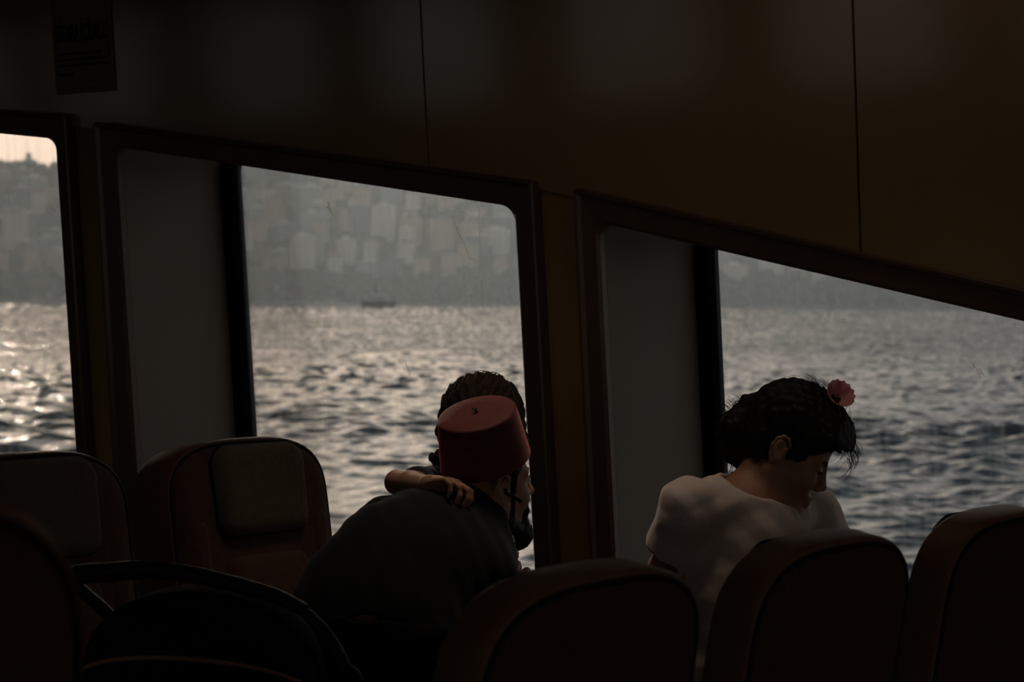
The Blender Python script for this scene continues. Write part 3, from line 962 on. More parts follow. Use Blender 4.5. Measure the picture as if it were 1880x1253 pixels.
def make_seat(label, group, k=1.3):
    r = empty('ferry_chair', (0, 0, 0), label, 'seat', group)
    o = back_outline()
    fb = lambda x, y, s: B3(x * k, y, s)
    mb = MB(); loft(mb, o, [(-.036, .016), (-.040, .010), (-.038, .003), (-.030, 0), (.028, 0), (.036, .004), (.038, .012), (.030, .02)], fb, True, True); mb.build('side_band', M_band, r)
    mb = MB(); loft(mb, o, [(-.036, .012), (-.043, .016), (-.047, .03), (-.050, .055)], fb, False, True); mb.build('back_panel', M_backf, r)
    mb = MB(); loft(mb, o, [(.030, .012), (.038, .014), (.047, .024), (.052, .045), (.054, .06)], fb, False, True); mb.build('backrest', M_fab, r)
    mb = MB()
    mb.tube([fb(-.041, *p) for p in inset(o, .011)], .0042, 8, closed=True)
    mb.build('piping', M_pipe, r)
    mb = MB()
    mb.tube([fb(.037, *p) for p in inset(o, .010)], .0027, 8, closed=True)
    mb.build('piping', M_pipe, r)
    hp = rounded([(-.125, .475), (.125, .475), (.130, .660), (-.130, .660)], [.03, .03, .045, .045], 6)
    mb = MB(); loft(mb, hp, [(.046, .0), (.058, .0), (.068, .006), (.073, .014), (.075, .022)], fb, True, True); pad = mb.build('headrest_pad', M_pad, r)
    MB().tube([fb(.056, *p) for p in inset(hp, -.0015)], .003, 6, closed=True).build('piping', M_pipe, pad)
    lum = rounded([(-.115, .05), (.115, .05), (.120, .435), (-.120, .435)], .035, 6)
    mb = MB(); loft(mb, lum, [(.046, 0), (.058, .002), (.066, .010), (.069, .022)], fb, True, True); mb.build('lumbar_cushion', M_fab, r)
    for sg in (-1, 1):
        bo = rounded([(-.205, .06), (-.140, .06), (-.146, .53), (-.200, .51)] if sg < 0 else [(.140, .06), (.205, .06), (.200, .51), (.146, .53)], .025, 6)
        mb = MB(); loft(mb, bo, [(.042, 0), (.051, .003), (.055, .010), (.057, .018)], fb, True, True); mb.build('bolster', M_fab, r)
    MB().box((.06, -.225, .385), (.52, .225, .475), .032).build('seat_cushion', M_fab, r)
    MB().box((.07, -.215, .345), (.50, .215, .388), .008).build('seat_pan', M_band, r)
    for y in (-.15, .15):
        MB().tube([(.14, y, 0), (.16, y, .36)], .02, 8).tube([(.42, y, 0), (.40, y, .36)], .02, 8).box((.08, y - .03, 0), (.48, y + .03, .015)).build('leg', M_steel, r)
    return r
def copy_tree(o, parent=None):
    c = o.copy(); COL.objects.link(c); c.parent = parent
    for ch in list(o.children): copy_tree(ch, c)
    return c
seat0 = make_seat('near brown seat seen from behind, lowest and nearest the aisle, below the man', 'seats turned away from the camera', .85)
seat1 = make_seat('brown seat facing the camera beside the bending man, under the middle window', 'seats facing the camera', 1.3)
def set_seat(o, x, y, rz, s=(1, 1, 1), label=None, group=None):
    o.location = (x, y, 0); o.rotation_euler.z = rz; o.scale = s
    if label: o['label'] = label
    if group: o['group'] = group
    return o
NX, NY, PITCHY = -1.51, 2.17, .61
PF = .60
NS, FS = (1, .945, 1), (1.03, 1.06, 1.03)
set_seat(seat0, NX, NY, PI, (1, 1.02, 1.012))
seatB = set_seat(copy_tree(seat0), NX, NY + PITCHY, PI, (1, 1.02, 1.002), 'brown seat seen from behind, directly in front of the girl in the white shirt')
seatC = set_seat(copy_tree(seat0), NX, NY + 2 * PITCHY, PI, (1, 1.02, 0.994), 'brown seat seen from behind at the right edge, with coarse woven back')
FX, FY = -3.17, 3.40
S1 = set_seat(copy_tree(seat1), FX, FY - PF, 0, FS, 'brown seat facing the camera at the far left, below the leftmost window', 'seats facing the camera')
S2 = set_seat(seat1, FX, FY, 0, FS, 'brown seat facing the camera beside the bending man, under the middle window', 'seats facing the camera')
near = set_seat(copy_tree(seat0), -1.20, .84, PI, (1, .945, 1.2), 'out-of-focus seat shoulder close to the lens in the bottom left corner', 'seats turned away from the camera')
# ------------------------------------------------------------------ folded-up buggy in the gap between the seats
M_bfab = mat('black_buggy_fabric', (0.010, 0.011, 0.012), rough=0.85, spec=0.1, var=0.2, vscale=20, bump=0.3, bscale=400)
M_btube = mat('dark_buggy_tube', (0.016, 0.020, 0.026), rough=0.5, spec=0.3)
M_grip = mat('black_foam_grip', (0.006, 0.006, 0.007), rough=0.55, spec=0.25)
M_tan = mat('tan_piping', (0.42, 0.20, 0.075), rough=0.6, spec=0.2)
M_tyre = mat('buggy_tyre', (0.012, 0.012, 0.012), rough=0.8, spec=0.1)
bc = P(375, 1150, 3.25); bc = Vector((bc.x, bc.y, 0))
buggy = empty('baby_stroller', bc, 'black baby stroller with tan-piped canopy in front of the two facing seats', 'stroller')
turn = math.radians(-9)
bl = (_r0 * math.cos(turn) + _fh * math.sin(turn)); bf = (_fh * math.cos(turn) - _r0 * math.sin(turn))
def BL(a, b, z): return bc + bl * a + bf * b + Vector((0, 0, z))
hp = [P(127, 1074, 3.40), P(140, 1057, 3.40), P(200, 1051, 3.37), P(262, 1047, 3.33), P(330, 1052, 3.29), P(410, 1068, 3.24), P(500, 1093, 3.19), P(560, 1122, 3.15)]
hc = curve(hp, 6)
handle = MB().tube(hc, [.012 + .004 * min(1, k / 5) - .006 * max(0, (k - 10) / 32) for k in range(len(hc))], 12).build('handlebar', M_grip, buggy)
MB().tube(curve([P(556, 1120, 3.152), P(600, 1165, 3.13), P(632, 1222, 3.13), P(655, 1300, 3.16), BL(.185, .02, .42), BL(.175, .18, .12)], 7), .0085, 10).build('frame_tube', M_btube, buggy)
MB().tube(curve([P(137, 1074, 3.40), P(165, 1098, 3.41), P(200, 1130, 3.43), P(235, 1180, 3.46), BL(-.15, .16, .55), BL(-.172, .20, .12)], 7), .0105, 10).build('frame_tube', M_btube, buggy)
MB().tube(curve([BL(-.172, .20, .12), BL(-.172, -.02, .10)], 4), .009, 10).tube(curve([BL(.175, .2, .12), BL(.172, -.02, .10)], 4), .009, 10).tube([BL(-.172, .0, .10), BL(.172, .0, .10)], .008, 8).tube([BL(-.172, .2, .12), BL(.172, .2, .12)], .008, 8).build('chassis', M_btube, buggy)
for a in (-.17, .17):
    for b in (-.05, .22):
        w_ = MB().tube([BL(a, b, .065) + bf * (.055 * math.cos(t)) + Vector((0, 0, .055 * math.sin(t))) for t in np.linspace(0, 2 * PI, 20, endpoint=False)], .010, 8, closed=True).build('wheel', M_tyre, buggy)
        MB().tube([BL(a - .012, b, .065), BL(a + .012, b, .065)], .02, 12).build('hub', M_btube, w_)
# canopy: a tall hooped hood seen from behind
cc = P(378, 1292, 3.36)
CRAD = (.190, .20, .185)
def canopy_pt(u, v, k=1.0):
    """u runs round the dome from left to right, v from the near rim over the top"""
    a = PI * u
    return cc + bl * (-math.cos(a) * CRAD[0] * k) + (bf * (-math.cos(PI * v)) * CRAD[1] * (.15 + .85 * math.sin(a)) + Vector((0, 0, 1)) * (math.sin(PI * v) ** .8 * CRAD[2] * (math.sin(a) ** .72))) * k
rows = []
mb = MB()
NU, NV = 40, 28
for i in range(NU + 1):
    for j in range(NV + 1):
        sag = 1 - .012 * abs(math.sin(PI * (j / NV) * 4))
        mb.v.append(canopy_pt(i / NU, j / NV, sag))
for i in range(NU):
    for j in range(NV):
        a = i * (NV + 1) + j
        mb.f.append((a, a + NV + 1, a + NV + 2, a + 1))
can = mb.build('canopy', M_bfab, buggy, auto=0)
sm = can.modifiers.new('cloth', 'SOLIDIFY'); sm.thickness = .004
for v_, m_, r_ in ((.02, M_tan, .0030), (.15, M_tan, .0034), (.40, M_bfab, .004), (.65, M_bfab, .004)):
    MB().tube([canopy_pt(u, v_, 1.004) for u in np.linspace(.015, .985, 44)], r_, 8).build('piping' if m_ is M_tan else 'hoop', m_, can)
# sling seat and back below the hood
mb = MB().rings([[BL(x, b, z) for x in (-.15, .15)] + [BL(x, b + .012, z - .006) for x in (.15, -.15)] for b, z in ((-.02, .78), (.03, .55), (.06, .38), (.16, .33), (.28, .36))], True, True)
mb.build('sling_seat', M_bfab, buggy)
# ------------------------------------------------------------------ bodies: smooth implicit surfaces meshed by surface nets
class Field:
    def __init__(self, lo, hi, h):
        self.h = h
        self.lo = np.array(lo, dtype=np.float32)
        self.n = np.ceil((np.array(hi) - np.array(lo)) / h).astype(int) + 1
        self.f = np.full(self.n, 1.0, dtype=np.float32)

    def _block(self, a, b):
        i0 = np.clip(np.floor((np.array(a) - self.lo) / self.h).astype(int), 0, self.n)
        i1 = np.clip(np.ceil((np.array(b) - self.lo) / self.h).astype(int) + 1, 0, self.n)
        if (i1 <= i0).any():
            return None
        sl = tuple(slice(int(i0[k]), int(i1[k])) for k in range(3))
        ax = [self.lo[k] + self.h * np.arange(i0[k], i1[k], dtype=np.float32) for k in range(3)]
        return sl, ax[0][:, None, None], ax[1][None, :, None], ax[2][None, None, :]

    def _put(self, sl, d, k, op):
        b = self.f[sl]
        if op == 'add':
            h = np.maximum(k - np.abs(b - d), 0) / k if k > 0 else 0
            self.f[sl] = np.minimum(b, d) - h * h * k / 4
        elif op == 'sub':
            d = -d
            h = np.maximum(k - np.abs(b - d), 0) / k if k > 0 else 0
            self.f[sl] = np.maximum(b, d) + h * h * k / 4

    def ell(self, c, r, R=None, k=.02, op='add', off=0.0):
        """ellipsoid; R = three unit axes as rows"""
        c = np.array(c, dtype=np.float32); r = np.array(r, dtype=np.float32) + off
        m = float(r.max()) + k + 4 * self.h
        bl_ = self._block(c - m, c + m)
        if bl_ is None: return self
        sl, x, y, z = bl_
        x = x - c[0]; y = y - c[1]; z = z - c[2]
        A = np.eye(3) if R is None else np.array([list(v) for v in R])
        q = [x * A[i][0] + y * A[i][1] + z * A[i][2] for i in range(3)]
        k0 = np.sqrt((q[0] / r[0]) ** 2 + (q[1] / r[1]) ** 2 + (q[2] / r[2]) ** 2) + 1e-9
        k1 = np.sqrt((q[0] / r[0] ** 2) ** 2 + (q[1] / r[1] ** 2) ** 2 + (q[2] / r[2] ** 2) ** 2) + 1e-9
        self._put(sl, (k0 * (k0 - 1) / k1).astype(np.float32), k, op)
        return self

    def cone(self, a, b, ra, rb, k=.02, op='add', off=0.0, cut=None):
        """tapered capsule; cut = (point, normal) keeps the side against the normal"""
        a = np.array(a, dtype=np.float32); b = np.array(b, dtype=np.float32)
        ra += off; rb += off
        m = max(ra, rb) + k + 4 * self.h
        bl_ = self._block(np.minimum(a, b) - m, np.maximum(a, b) + m)
        if bl_ is None: return self
        sl, x, y, z = bl_
        ab = b - a; L2 = float(ab @ ab) + 1e-12
        t = np.clip(((x - a[0]) * ab[0] + (y - a[1]) * ab[1] + (z - a[2]) * ab[2]) / L2, 0, 1)
        d = np.sqrt((x - a[0] - t * ab[0]) ** 2 + (y - a[1] - t * ab[1]) ** 2 + (z - a[2] - t * ab[2]) ** 2) - (ra + (rb - ra) * t)
        if cut is not None:
            p, n_ = np.array(cut[0]), np.array(cut[1])
            d = np.maximum(d, (x - p[0]) * n_[0] + (y - p[1]) * n_[1] + (z - p[2]) * n_[2])
        self._put(sl, d.astype(np.float32), k, op)
        return self

    def chain(self, pts, rs, k=.01, op='add', off=0.0):
        for i in range(len(pts) - 1):
            self.cone(pts[i], pts[i + 1], rs[i], rs[i + 1], k, op, off)
        return self

    def half(self, p, n_, lo, hi, k=.004):
        """cuts away everything on the side of the normal inside a box"""
        bl_ = self._block(lo, hi)
        if bl_ is None: return self
        sl, x, y, z = bl_
        d = (x - p[0]) * n_[0] + (y - p[1]) * n_[1] + (z - p[2]) * n_[2]
        self._put(sl, -d.astype(np.float32), k, 'sub')
        return self

    def ripple(self, amp, waves, bias=0.0):
        """folds: waves = (direction, length, phase, weight)"""
        ax = [self.lo[k] + self.h * np.arange(self.n[k], dtype=np.float32) for k in range(3)]
        near = np.abs(self.f) < .03
        i, j, k = np.nonzero(near)
        x, y, z = ax[0][i], ax[1][j], ax[2][k]
        d = np.zeros_like(x)
        for v, L, ph, w_, warp in waves:
            v = np.array(v) / np.linalg.norm(v)
            s = (x * v[0] + y * v[1] + z * v[2])
            s = s + warp * np.sin(9 * (x * 1.3 + y * .7 - z) + ph) + warp * .5 * np.sin(23 * (z + .4 * x - y) + 2 * ph)
            q = np.sin(2 * PI * s / L + ph)
            d += w_ * np.sign(q) * np.abs(q) ** 1.5
        self.f[near] += amp * (d - bias)
        return self

    def mesh(self, name):
        f = np.pad(self.f, 1, constant_values=1.0)
        lo = self.lo - self.h
        s = f < 0
        c8 = [s[dx:s.shape[0] - 1 + dx, dy:s.shape[1] - 1 + dy, dz:s.shape[2] - 1 + dz] for dx in (0, 1) for dy in (0, 1) for dz in (0, 1)]
        cnt = sum(c.astype(np.uint8) for c in c8)
        act = (cnt > 0) & (cnt < 8)
        I = np.stack(np.nonzero(act), -1)
        idx = np.full(act.shape, -1, dtype=np.int32)
        idx[act] = np.arange(len(I))
        acc = np.zeros((len(I), 3), dtype=np.float32); num = np.zeros(len(I), dtype=np.float32)
        for axis in range(3):
            o = [(0, 0), (0, 1), (1, 0), (1, 1)]
            for u, v in o:
                p0 = [0, 0, 0]; oth = [q for q in range(3) if q != axis]
                p0[oth[0]], p0[oth[1]] = u, v
                p1 = list(p0); p1[axis] = 1
                a = f[I[:, 0] + p0[0], I[:, 1] + p0[1], I[:, 2] + p0[2]]
                b = f[I[:, 0] + p1[0], I[:, 1] + p1[1], I[:, 2] + p1[2]]
                x = (a < 0) != (b < 0)
                t = np.where(x, a / np.where(x, a - b, 1), 0)
                pos = np.tile(np.array(p0, dtype=np.float32), (len(I), 1)); pos[:, axis] = t
                acc[x] += pos[x]; num[x] += 1
        V = (I + acc / num[:, None]) * self.h + lo
        quads = []
        for axis in range(3):
            oth = [(axis + 1) % 3, (axis + 2) % 3]
            sh = [slice(None)] * 3; sh2 = [slice(None)] * 3
            sh[axis] = slice(0, -1); sh2[axis] = slice(1, None)
            A, B = s[tuple(sh)], s[tuple(sh2)]
            E_ = np.stack(np.nonzero(A != B), -1)
            E_ = E_[(E_[:, oth[0]] > 0) & (E_[:, oth[1]] > 0)]
            E_ = E_[(E_[:, 0] < act.shape[0]) & (E_[:, 1] < act.shape[1]) & (E_[:, 2] < act.shape[2])]
            def cell(du, dv):
                q = E_.copy(); q[:, oth[0]] -= du; q[:, oth[1]] -= dv
                return idx[q[:, 0], q[:, 1], q[:, 2]]
            q = np.stack([cell(1, 1), cell(0, 1), cell(0, 0), cell(1, 0)], -1)
            flip = ~A[E_[:, 0], E_[:, 1], E_[:, 2]]
            q[flip] = q[flip][:, ::-1]
            quads.append(q)
        Q = np.concatenate(quads)
        Q = Q[(Q >= 0).all(1)]
        return mesh_np(name, V, Q)

def smooth_mod(o, it=3, fac=.5):
    m = o.modifiers.new('smooth', 'SMOOTH'); m.iterations = it; m.factor = fac

class Head:
    """a head frame: x = where the face looks, y = its left, z = up"""
    def __init__(self, c, fwd, up, s=1.0):
        self.c = np.array(c); self.s = s
        f = np.array(fwd, dtype=float); f /= np.linalg.norm(f)
        u = np.array(up, dtype=float); u -= f * (u @ f); u /= np.linalg.norm(u)
        self.f, self.u, self.l = f, u, np.cross(u, f)
        self.R = [self.f, self.l, self.u]
    def p(self, x, y, z): return self.c + (self.f * x + self.l * y + self.u * z) * self.s
    def axes(self, ry=0.0, rz=0.0):
        """frame turned about its left axis (pitch) then up axis"""
        f, l, u = self.f, self.l, self.u
        f2 = f * math.cos(ry) - u * math.sin(ry); u2 = u * math.cos(ry) + f * math.sin(ry)
        f3 = f2 * math.cos(rz) + l * math.sin(rz); l3 = l * math.cos(rz) - f2 * math.sin(rz)
        return [f3, l3, u2]
    cran = ((-.012, 0, .046), (.098, .077, .088))
    def build(self, F, child=False, off=0.0):
        s = self.s
        E_ = lambda c, r, k=.015, op='add', R=None: F.ell(self.p(*c), [q * s for q in r], R or self.R, k * s, op, off if op == 'add' else 0)
        C_ = lambda a, b, ra, rb, k=.012, op='add': F.cone(self.p(*a), self.p(*b), ra * s, rb * s, k * s, op, off if op == 'add' else 0)
        E_(*self.cran)
        E_((.028, 0, -.030), (.062, .060, .085), .03)
        w_ = .052 if not child else .047
        for y in (-1, 1):
            C_((-.005, y * w_, -.055), (.066, y * .016, -.104), .018, .018, .03)          # jaw
            E_((.058, y * .040, -.034), (.023, .019, .024) if not child else (.030, .027, .031), .025)       # cheek
            C_((.080, y * .012, .014), (.068, y * .044, .014), .0115 if not child else .008, .010, .016)           # brow
            E_((.096, y * .031, -.002), (.012, .016, .010), .016, 'sub')                  # eye socket
            E_((.0765, y * .0315, -.003), (.0125, .0135, .0115), .004)                    # lids
        C_((.072, -.006, -.104), (.072, .006, -.104), .017, .017, .02)                    # chin
        if child:
            C_((.090, 0, .004), (.104, 0, -.026), .006, .0085, .012)
            E_((.106, 0, -.030), (.010, .010, .009), .006)
        else:
            C_((.090, 0, .010), (.110, 0, -.028), .007, .0095, .014)
            E_((.112, 0, -.033), (.011, .0105, .010), .006)
        for y in (-1, 1):
            E_((.098, y * .011, -.038), (.010, .0075, .0075), .006)                       # wings of the nose
        C_((.088, -.018, -.064), (.088, .018, -.064), .0065, .0065, .010)
        E_((.0945, 0, -.063), (.008, .013, .0065), .007)                                  # upper lip
        E_((.0925, 0, -.0745), (.0085, .016, .0068), .007)                                # lower lip
        C_((.100, -.018, -.0688), (.100, .018, -.0688), .0016, .0016, .003, 'sub')        # mouth line
        E_((.088, 0, -.087), (.008, .018, .006), .010, 'sub')                             # fold above the chin
        for y in (-1, 1):                                                                 # ears
            yy = y * .0765
            A_ = self.axes(-.22, 0)
            F.ell(self.p(-.008, yy, -.012), [q * s for q in (.017, .010, .029)], A_, .006 * s, 'add', off)
            F.ell(self.p(-.006, y * .0905, -.008), [q * s for q in (.0115, .011, .021)], A_, .005 * s, 'sub')
            rim = [(.006, .0835, -.004), (.006, .087, .010), (-.002, .090, .019), (-.014, .0925, .020), (-.024, .0935, .010), (-.026, .092, -.006), (-.020, .089, -.024), (-.010, .085, -.038)]
            F.chain([self.p(a, y * b, c) for a, b, c in rim], [q * s for q in (.003, .0036, .004, .0042, .0042, .004, .0042, .0062)], .003 * s)
            if not child: F.ell(self.p(.004, y * .083, -.016), [q * s for q in (.005, .005, .007)], A_, .004 * s, 'add')
            if not child: F.chain([self.p(-.004, y * .086, .010), self.p(-.014, y * .088, .000), self.p(-.014, y * .087, -.016), self.p(-.006, y * .085, -.024)], [.003 * s] * 4, .003 * s)
        return F

def finger(F, pts, rs, k=.003):
    F.chain(pts, rs, k)

def hand(F, wrist, dirv, palm_n, s=1.0, curl=(.5, .7, .5), spread=.10, thumb=1, rw=.022, thumb_curl=.4):
    """five-fingered hand: dirv = towards the fingers, palm_n = out of the palm, thumb = +1 / -1 side"""
    d = np.array(dirv, dtype=float); d /= np.linalg.norm(d)
    n_ = np.array(palm_n, dtype=float); n_ -= d * (n_ @ d); n_ /= np.linalg.norm(n_)
    sd = np.cross(n_, d) * thumb
    w_ = np.array(wrist)
    F.ell(w_ + d * .048 * s, [q * s for q in (.052, .040, .0165)], [d, sd, n_], .012 * s)
    F.cone(w_, w_ + d * .03 * s, rw * s, .024 * s, .02 * s)
    lens = [(.040, .024, .020), (.044, .028, .021), (.041, .026, .021), (.032, .019, .018)]
    for i, (l0, l1, l2) in enumerate(lens):
        o = (1.5 - i)
        base = w_ + d * (.088 - .006 * abs(o - .5)) * s + sd * o * .0195 * s
        dd = d + sd * o * spread
        dd /= np.linalg.norm(dd)
        pts = [base - d * .03 * s, base]
        ang = 0.0
        for L, c_ in zip((l0, l1, l2), curl):
            ang += c_
            v = dd * math.cos(ang) + n_ * math.sin(ang)
            pts.append(pts[-1] + v * L * s)
        r0 = (.0093, .0095, .0090, .0078)[i] * s
        finger(F, pts, [r0, r0 * 1.06, r0 * .97, r0 * .9, r0 * .78], .004 * s)
    tb = w_ + d * .022 * s + sd * .026 * s
    t1 = tb + (d * .55 + sd * .70 + n_ * .25) * .040 * s
    t2 = t1 + (d * .85 + sd * .25 + n_ * thumb_curl) * .031 * s
    t3 = t2 + (d * .85 - sd * .05 + n_ * (thumb_curl + .2)) * .024 * s
    finger(F, [w_ + d * .012 * s + sd * .012 * s, tb, t1, t2, t3], [.014 * s, .0135 * s, .0108 * s, .0098 * s, .0080 * s], .006 * s)

def strands(name, roots, m, parent, r=.00045, label=None):
    """loose hairs as thin tapered tubes; roots = lists of points"""
    mb = MB()
    for pts in roots:
        cv = curve(pts, 4)
        n_ = len(cv)
        mb.tube(cv, [r * (1 - .75 * i / n_) for i in range(n_)], 3, cap=False)
    o = link(name, mesh(name, mb.v, mb.f), m, parent)
    o['kind'] = 'stuff'
    return o

M_skin = mat('warm_skin', (0.36, 0.185, 0.110), rough=0.5, spec=0.35, var=0.08, vscale=14, bump=0.15, bscale=240)
M_skin_g = mat('tan_skin', (0.31, 0.155, 0.088), rough=0.5, spec=0.35, var=0.06, vscale=14, bump=0.1, bscale=260)
M_hair = mat('black_hair', (0.008, 0.006, 0.005), rough=0.6, spec=0.2, var=0.3, vscale=60, bump=0.5, bscale=160, stretch=(1, 1, .15))
M_hairb = mat('dark_brown_hair', (0.022, 0.014, 0.010), rough=0.75, spec=0.1, var=0.3, vscale=60, bump=0.5, bscale=160)
M_eye = mat('eye_white', (0.30, 0.28, 0.26), rough=0.2, spec=0.5, var=0.02)
M_iris = mat('dark_iris', (0.015, 0.010, 0.008), rough=0.15, spec=0.5)
M_lip = mat('lips', (0.30, 0.12, 0.085), rough=0.45, spec=0.4, var=0.05)
def bbox(pts, m):
    a = np.array([list(p) for p in pts])
    return a.min(0) - m, a.max(0) + m
V = lambda p: np.array([p[0], p[1], p[2]], dtype=float)
RV, UV, FV = V(RGT), V(UPV), V(FWD)
UPW = np.array([0, 0, 1.0])
def eyes(Hd, parent, m_white=M_eye, m_iris=M_iris):
    for y in (-1, 1):
        e = MB().ball(Hd.p(.0795, y * .0315, -.003), .0112 * Hd.s, 14, 10).build('eyeball', m_white, parent)
        MB().ball(Hd.p(.0870, y * .0322, -.004), .0052 * Hd.s, 12, 8).build('iris', m_iris, e)
# ------------------------------------------------------------------ the bending man in the red fez
def man():
    Hd = Head(V(P(886, 880, 4.19)), RV * .83 + FV * .56 + UV * .04, UV * .97 - RV * .05 - FV * .12, .97)
    Hd.cran = ((.002, 0, .046), (.083, .075, .085))
    pel = V(P(690, 1180, 3.86)); wai = V(P(702, 1108, 3.92)); che = V(P(765, 1040, 4.00)); upc = V(P(820, 1002, 4.09)); nek = V(P(868, 938, 4.16))
    shR = V(P(868, 1054, 4.02)); shL = V(P(712, 978, 4.20))
    elR = V(P(936, 1155, 4.06)); wrR = V(P(926, 1116, 4.20))
    elL = V(P(632, 1062, 4.22)); wrL = V(P(700, 1080, 4.42))
    r0, fh = V(_r0), V(_fh)
    base = np.array([pel[0], pel[1], 0.0])
    legs = []
    for sg in (-1, 1):
        hip = pel + r0 * sg * .070 - UPW * .06
        kn = np.array([pel[0], pel[1], .46]) + r0 * sg * .10 + fh * .07
        an = np.array([pel[0], pel[1], .085]) + r0 * sg * .10 + fh * .0
        legs.append((hip, kn, an))
    root = empty('person', Vector((base[0], base[1], 0)), 'bearded man in a dark T-shirt and a red fez bending towards the window', 'person')
    lo, hi = bbox([Hd.p(0, 0, .14), Hd.p(.12, 0, 0), elR, elL, wrL, wrR, pel, base, legs[0][2] + fh * .2, legs[1][2] + fh * .2], .13)
    lo[2] = -.01
    F = Field(lo, hi, .0042)
    Hd.build(F)
    F.cone(Hd.p(-.030, 0, -.055), nek, .052, .060, .03)
    F.cone(nek, upc, .062, .085, .04)
    tw = (nek - pel); tw /= np.linalg.norm(tw)
    back = -FV + .4 * UV; back -= tw * (back @ tw); back /= np.linalg.norm(back)
    side = np.cross(tw, back)
    TR = [side, back, tw]
    F.ell(upc, (.135, .080, .080), TR, .05)
    F.ell(che, (.142, .100, .115), TR, .05)
    F.ell(wai, (.136, .104, .11), TR, .06)
    F.ell(pel, (.150, .120, .12), TR, .05)
    for sh, el, wr in ((shR, elR, wrR), (shL, elL, wrL)):
        F.ell(sh, (.052, .052, .052), None, .04)
        F.cone(upc, sh, .062, .050, .03)
        F.cone(sh, el, .050, .040, .02)
        F.cone(el, el + (wr - el) * .35, .040, .040, .01); F.cone(el + (wr - el) * .35, wr, .040, .027, .015)
    hand(F, wrR, UV * .75 + FV * .6 + RV * .12, FV * .7 - UV * .6, .95, thumb=-1, curl=(.5, .7, .5))
    hand(F, wrL, RV * .8 + FV * .3 + UV * .2, -FV + UV * .2, .95, thumb=1, curl=(.4, .6, .4))
    for hip, kn, an in legs:
        F.cone(pel - UPW * .02, hip, .085, .080, .04); F.cone(hip, kn, .080, .056, .03); F.cone(kn, kn * .6 + an * .4, .056, .055, .02); F.cone(kn * .6 + an * .4, an, .055, .036, .02)
        F.cone(an - UPW * .045 - fh * .04, an - UPW * .05 + fh * .15, .035, .026, .03)
    body = link('body', F.mesh('body'), M_skin, root)
    smooth_mod(body, 2, .5)
    eyes(Hd, body)
    # clothes
    M_tee = mat('black_green_cotton', (0.0060, 0.0080, 0.0080), rough=0.85, spec=0.12, var=0.15, vscale=20, bump=0.2, bscale=300, sheen=0.06)
    M_jean = mat('black_trousers', (0.008, 0.008, 0.009), rough=0.85, spec=0.1, var=0.2, vscale=30, bump=0.25, bscale=400)
    F = Field(lo, hi, .0048)
    of = .009
    F.cone(upc, nek * .75 + upc * .25, .085, .066, .04, off=of)
    F.ell(upc, (.135, .080, .080), TR, .05, off=of); F.ell(che, (.142, .100, .115), TR, .05, off=of); F.ell(wai, (.136, .104, .11), TR, .06, off=of + .006); F.ell(pel, (.150, .120, .12), TR, .05, off=of)
    for sh, el, lim in ((shR, elR, .62), (shL, elL, .80)):
        F.ell(sh, (.052, .052, .052), None, .04, off=of)
        F.cone(upc, sh, .062, .050, .03, off=of)
        u = (el - sh) / np.linalg.norm(el - sh)
        F.cone(sh, el, .053, .052, .02, off=of, cut=(sh + (el - sh) * lim, u))
    F.ripple(.0012, [(tw * .9 + side * .75, .047, .3, 1, .012), (tw * .75 + side * .9, .131, 1.7, 1.3, .02)], 1.5)
    hem = V(P(690, 1168, 3.76)); hn = -(UPW * .97 + tw * .15 + RV * .03); hn /= np.linalg.norm(hn)
    F.half(hem, hn, lo, hi, .004)
    F.ell(V(P(668, 1148, 3.73)), (.030, .06, .016), [RV, FV, UV], .004, 'sub')
    F.cone(nek - tw * .03, Hd.p(-.03, 0, -.05), .068, .075, .006, 'sub')
    F.ell(nek + tw * .045 + RV * .01, (.074, .074, .055), TR, .006, 'sub')
    F.ell(Hd.p(.012, -.066, -.100), (.040, .040, .042), Hd.R, .012, 'sub')
    tee = link('t_shirt', F.mesh('t_shirt'), M_tee, root); smooth_mod(tee, 2, .5)
    cl = [nek - tw * .005 + (side * math.cos(t) * .066 + back * math.sin(t) * .066) for t in np.linspace(0, 2 * PI, 28, endpoint=False)]
    MB().tube([Vector(p) for p in cl], .0055, 7, closed=True).build('collar', M_tee, tee)
    F = Field([lo[0], lo[1], 0.0], [hi[0], hi[1], pel[2] + .2], .0055)
    F.ell(pel, (.150, .120, .12), TR, .05, off=.006); F.ell(wai, (.136, .104, .11), TR, .06, off=.008)
    for hip, kn, an in legs:
        F.cone(pel, hip, .10, .09, .05, off=.008); F.cone(hip, kn, .085, .06, .03, off=.012); F.cone(kn, an + UPW * .02, .062, .052, .03, off=.012)
    F.ripple(.003, [(UPW, .07, .4, 1, .02), (UPW + r0 * .6, .11, 1.1, 1, .02)], 1.5)
    wb = V(P(690, 1138, 3.76))
    F.ell(V(P(668, 1136, 3.73)), (.028, .06, .007), [RV, FV, UV], .004, 'sub')
    F.half(wb, -hn, [lo[0], lo[1], 0], [hi[0], hi[1], pel[2] + .3], .003)
    tr_ = link('trousers', F.mesh('trousers'), M_jean, root); smooth_mod(tr_, 2, .5)
    M_belt = mat('dark_belt', (0.02, 0.016, 0.013), rough=.4, spec=.4)
    ring = []
    for t in np.linspace(0, 2 * PI, 40, endpoint=False):
        q_ = V((wai + pel) / 2) + side * math.cos(t) * .147 + back * math.sin(t) * .116; ring.append(q_ - hn * ((q_ - wb - hn * .018) @ hn))
    MB().tube([Vector(p) for p in ring], .011, 8, closed=True).build('belt', M_belt, tr_)
    M_buck = mat('steel_clip', (0.30, 0.29, 0.27), rough=.35, metal=.8)
    kq = ring[6] + back * .008
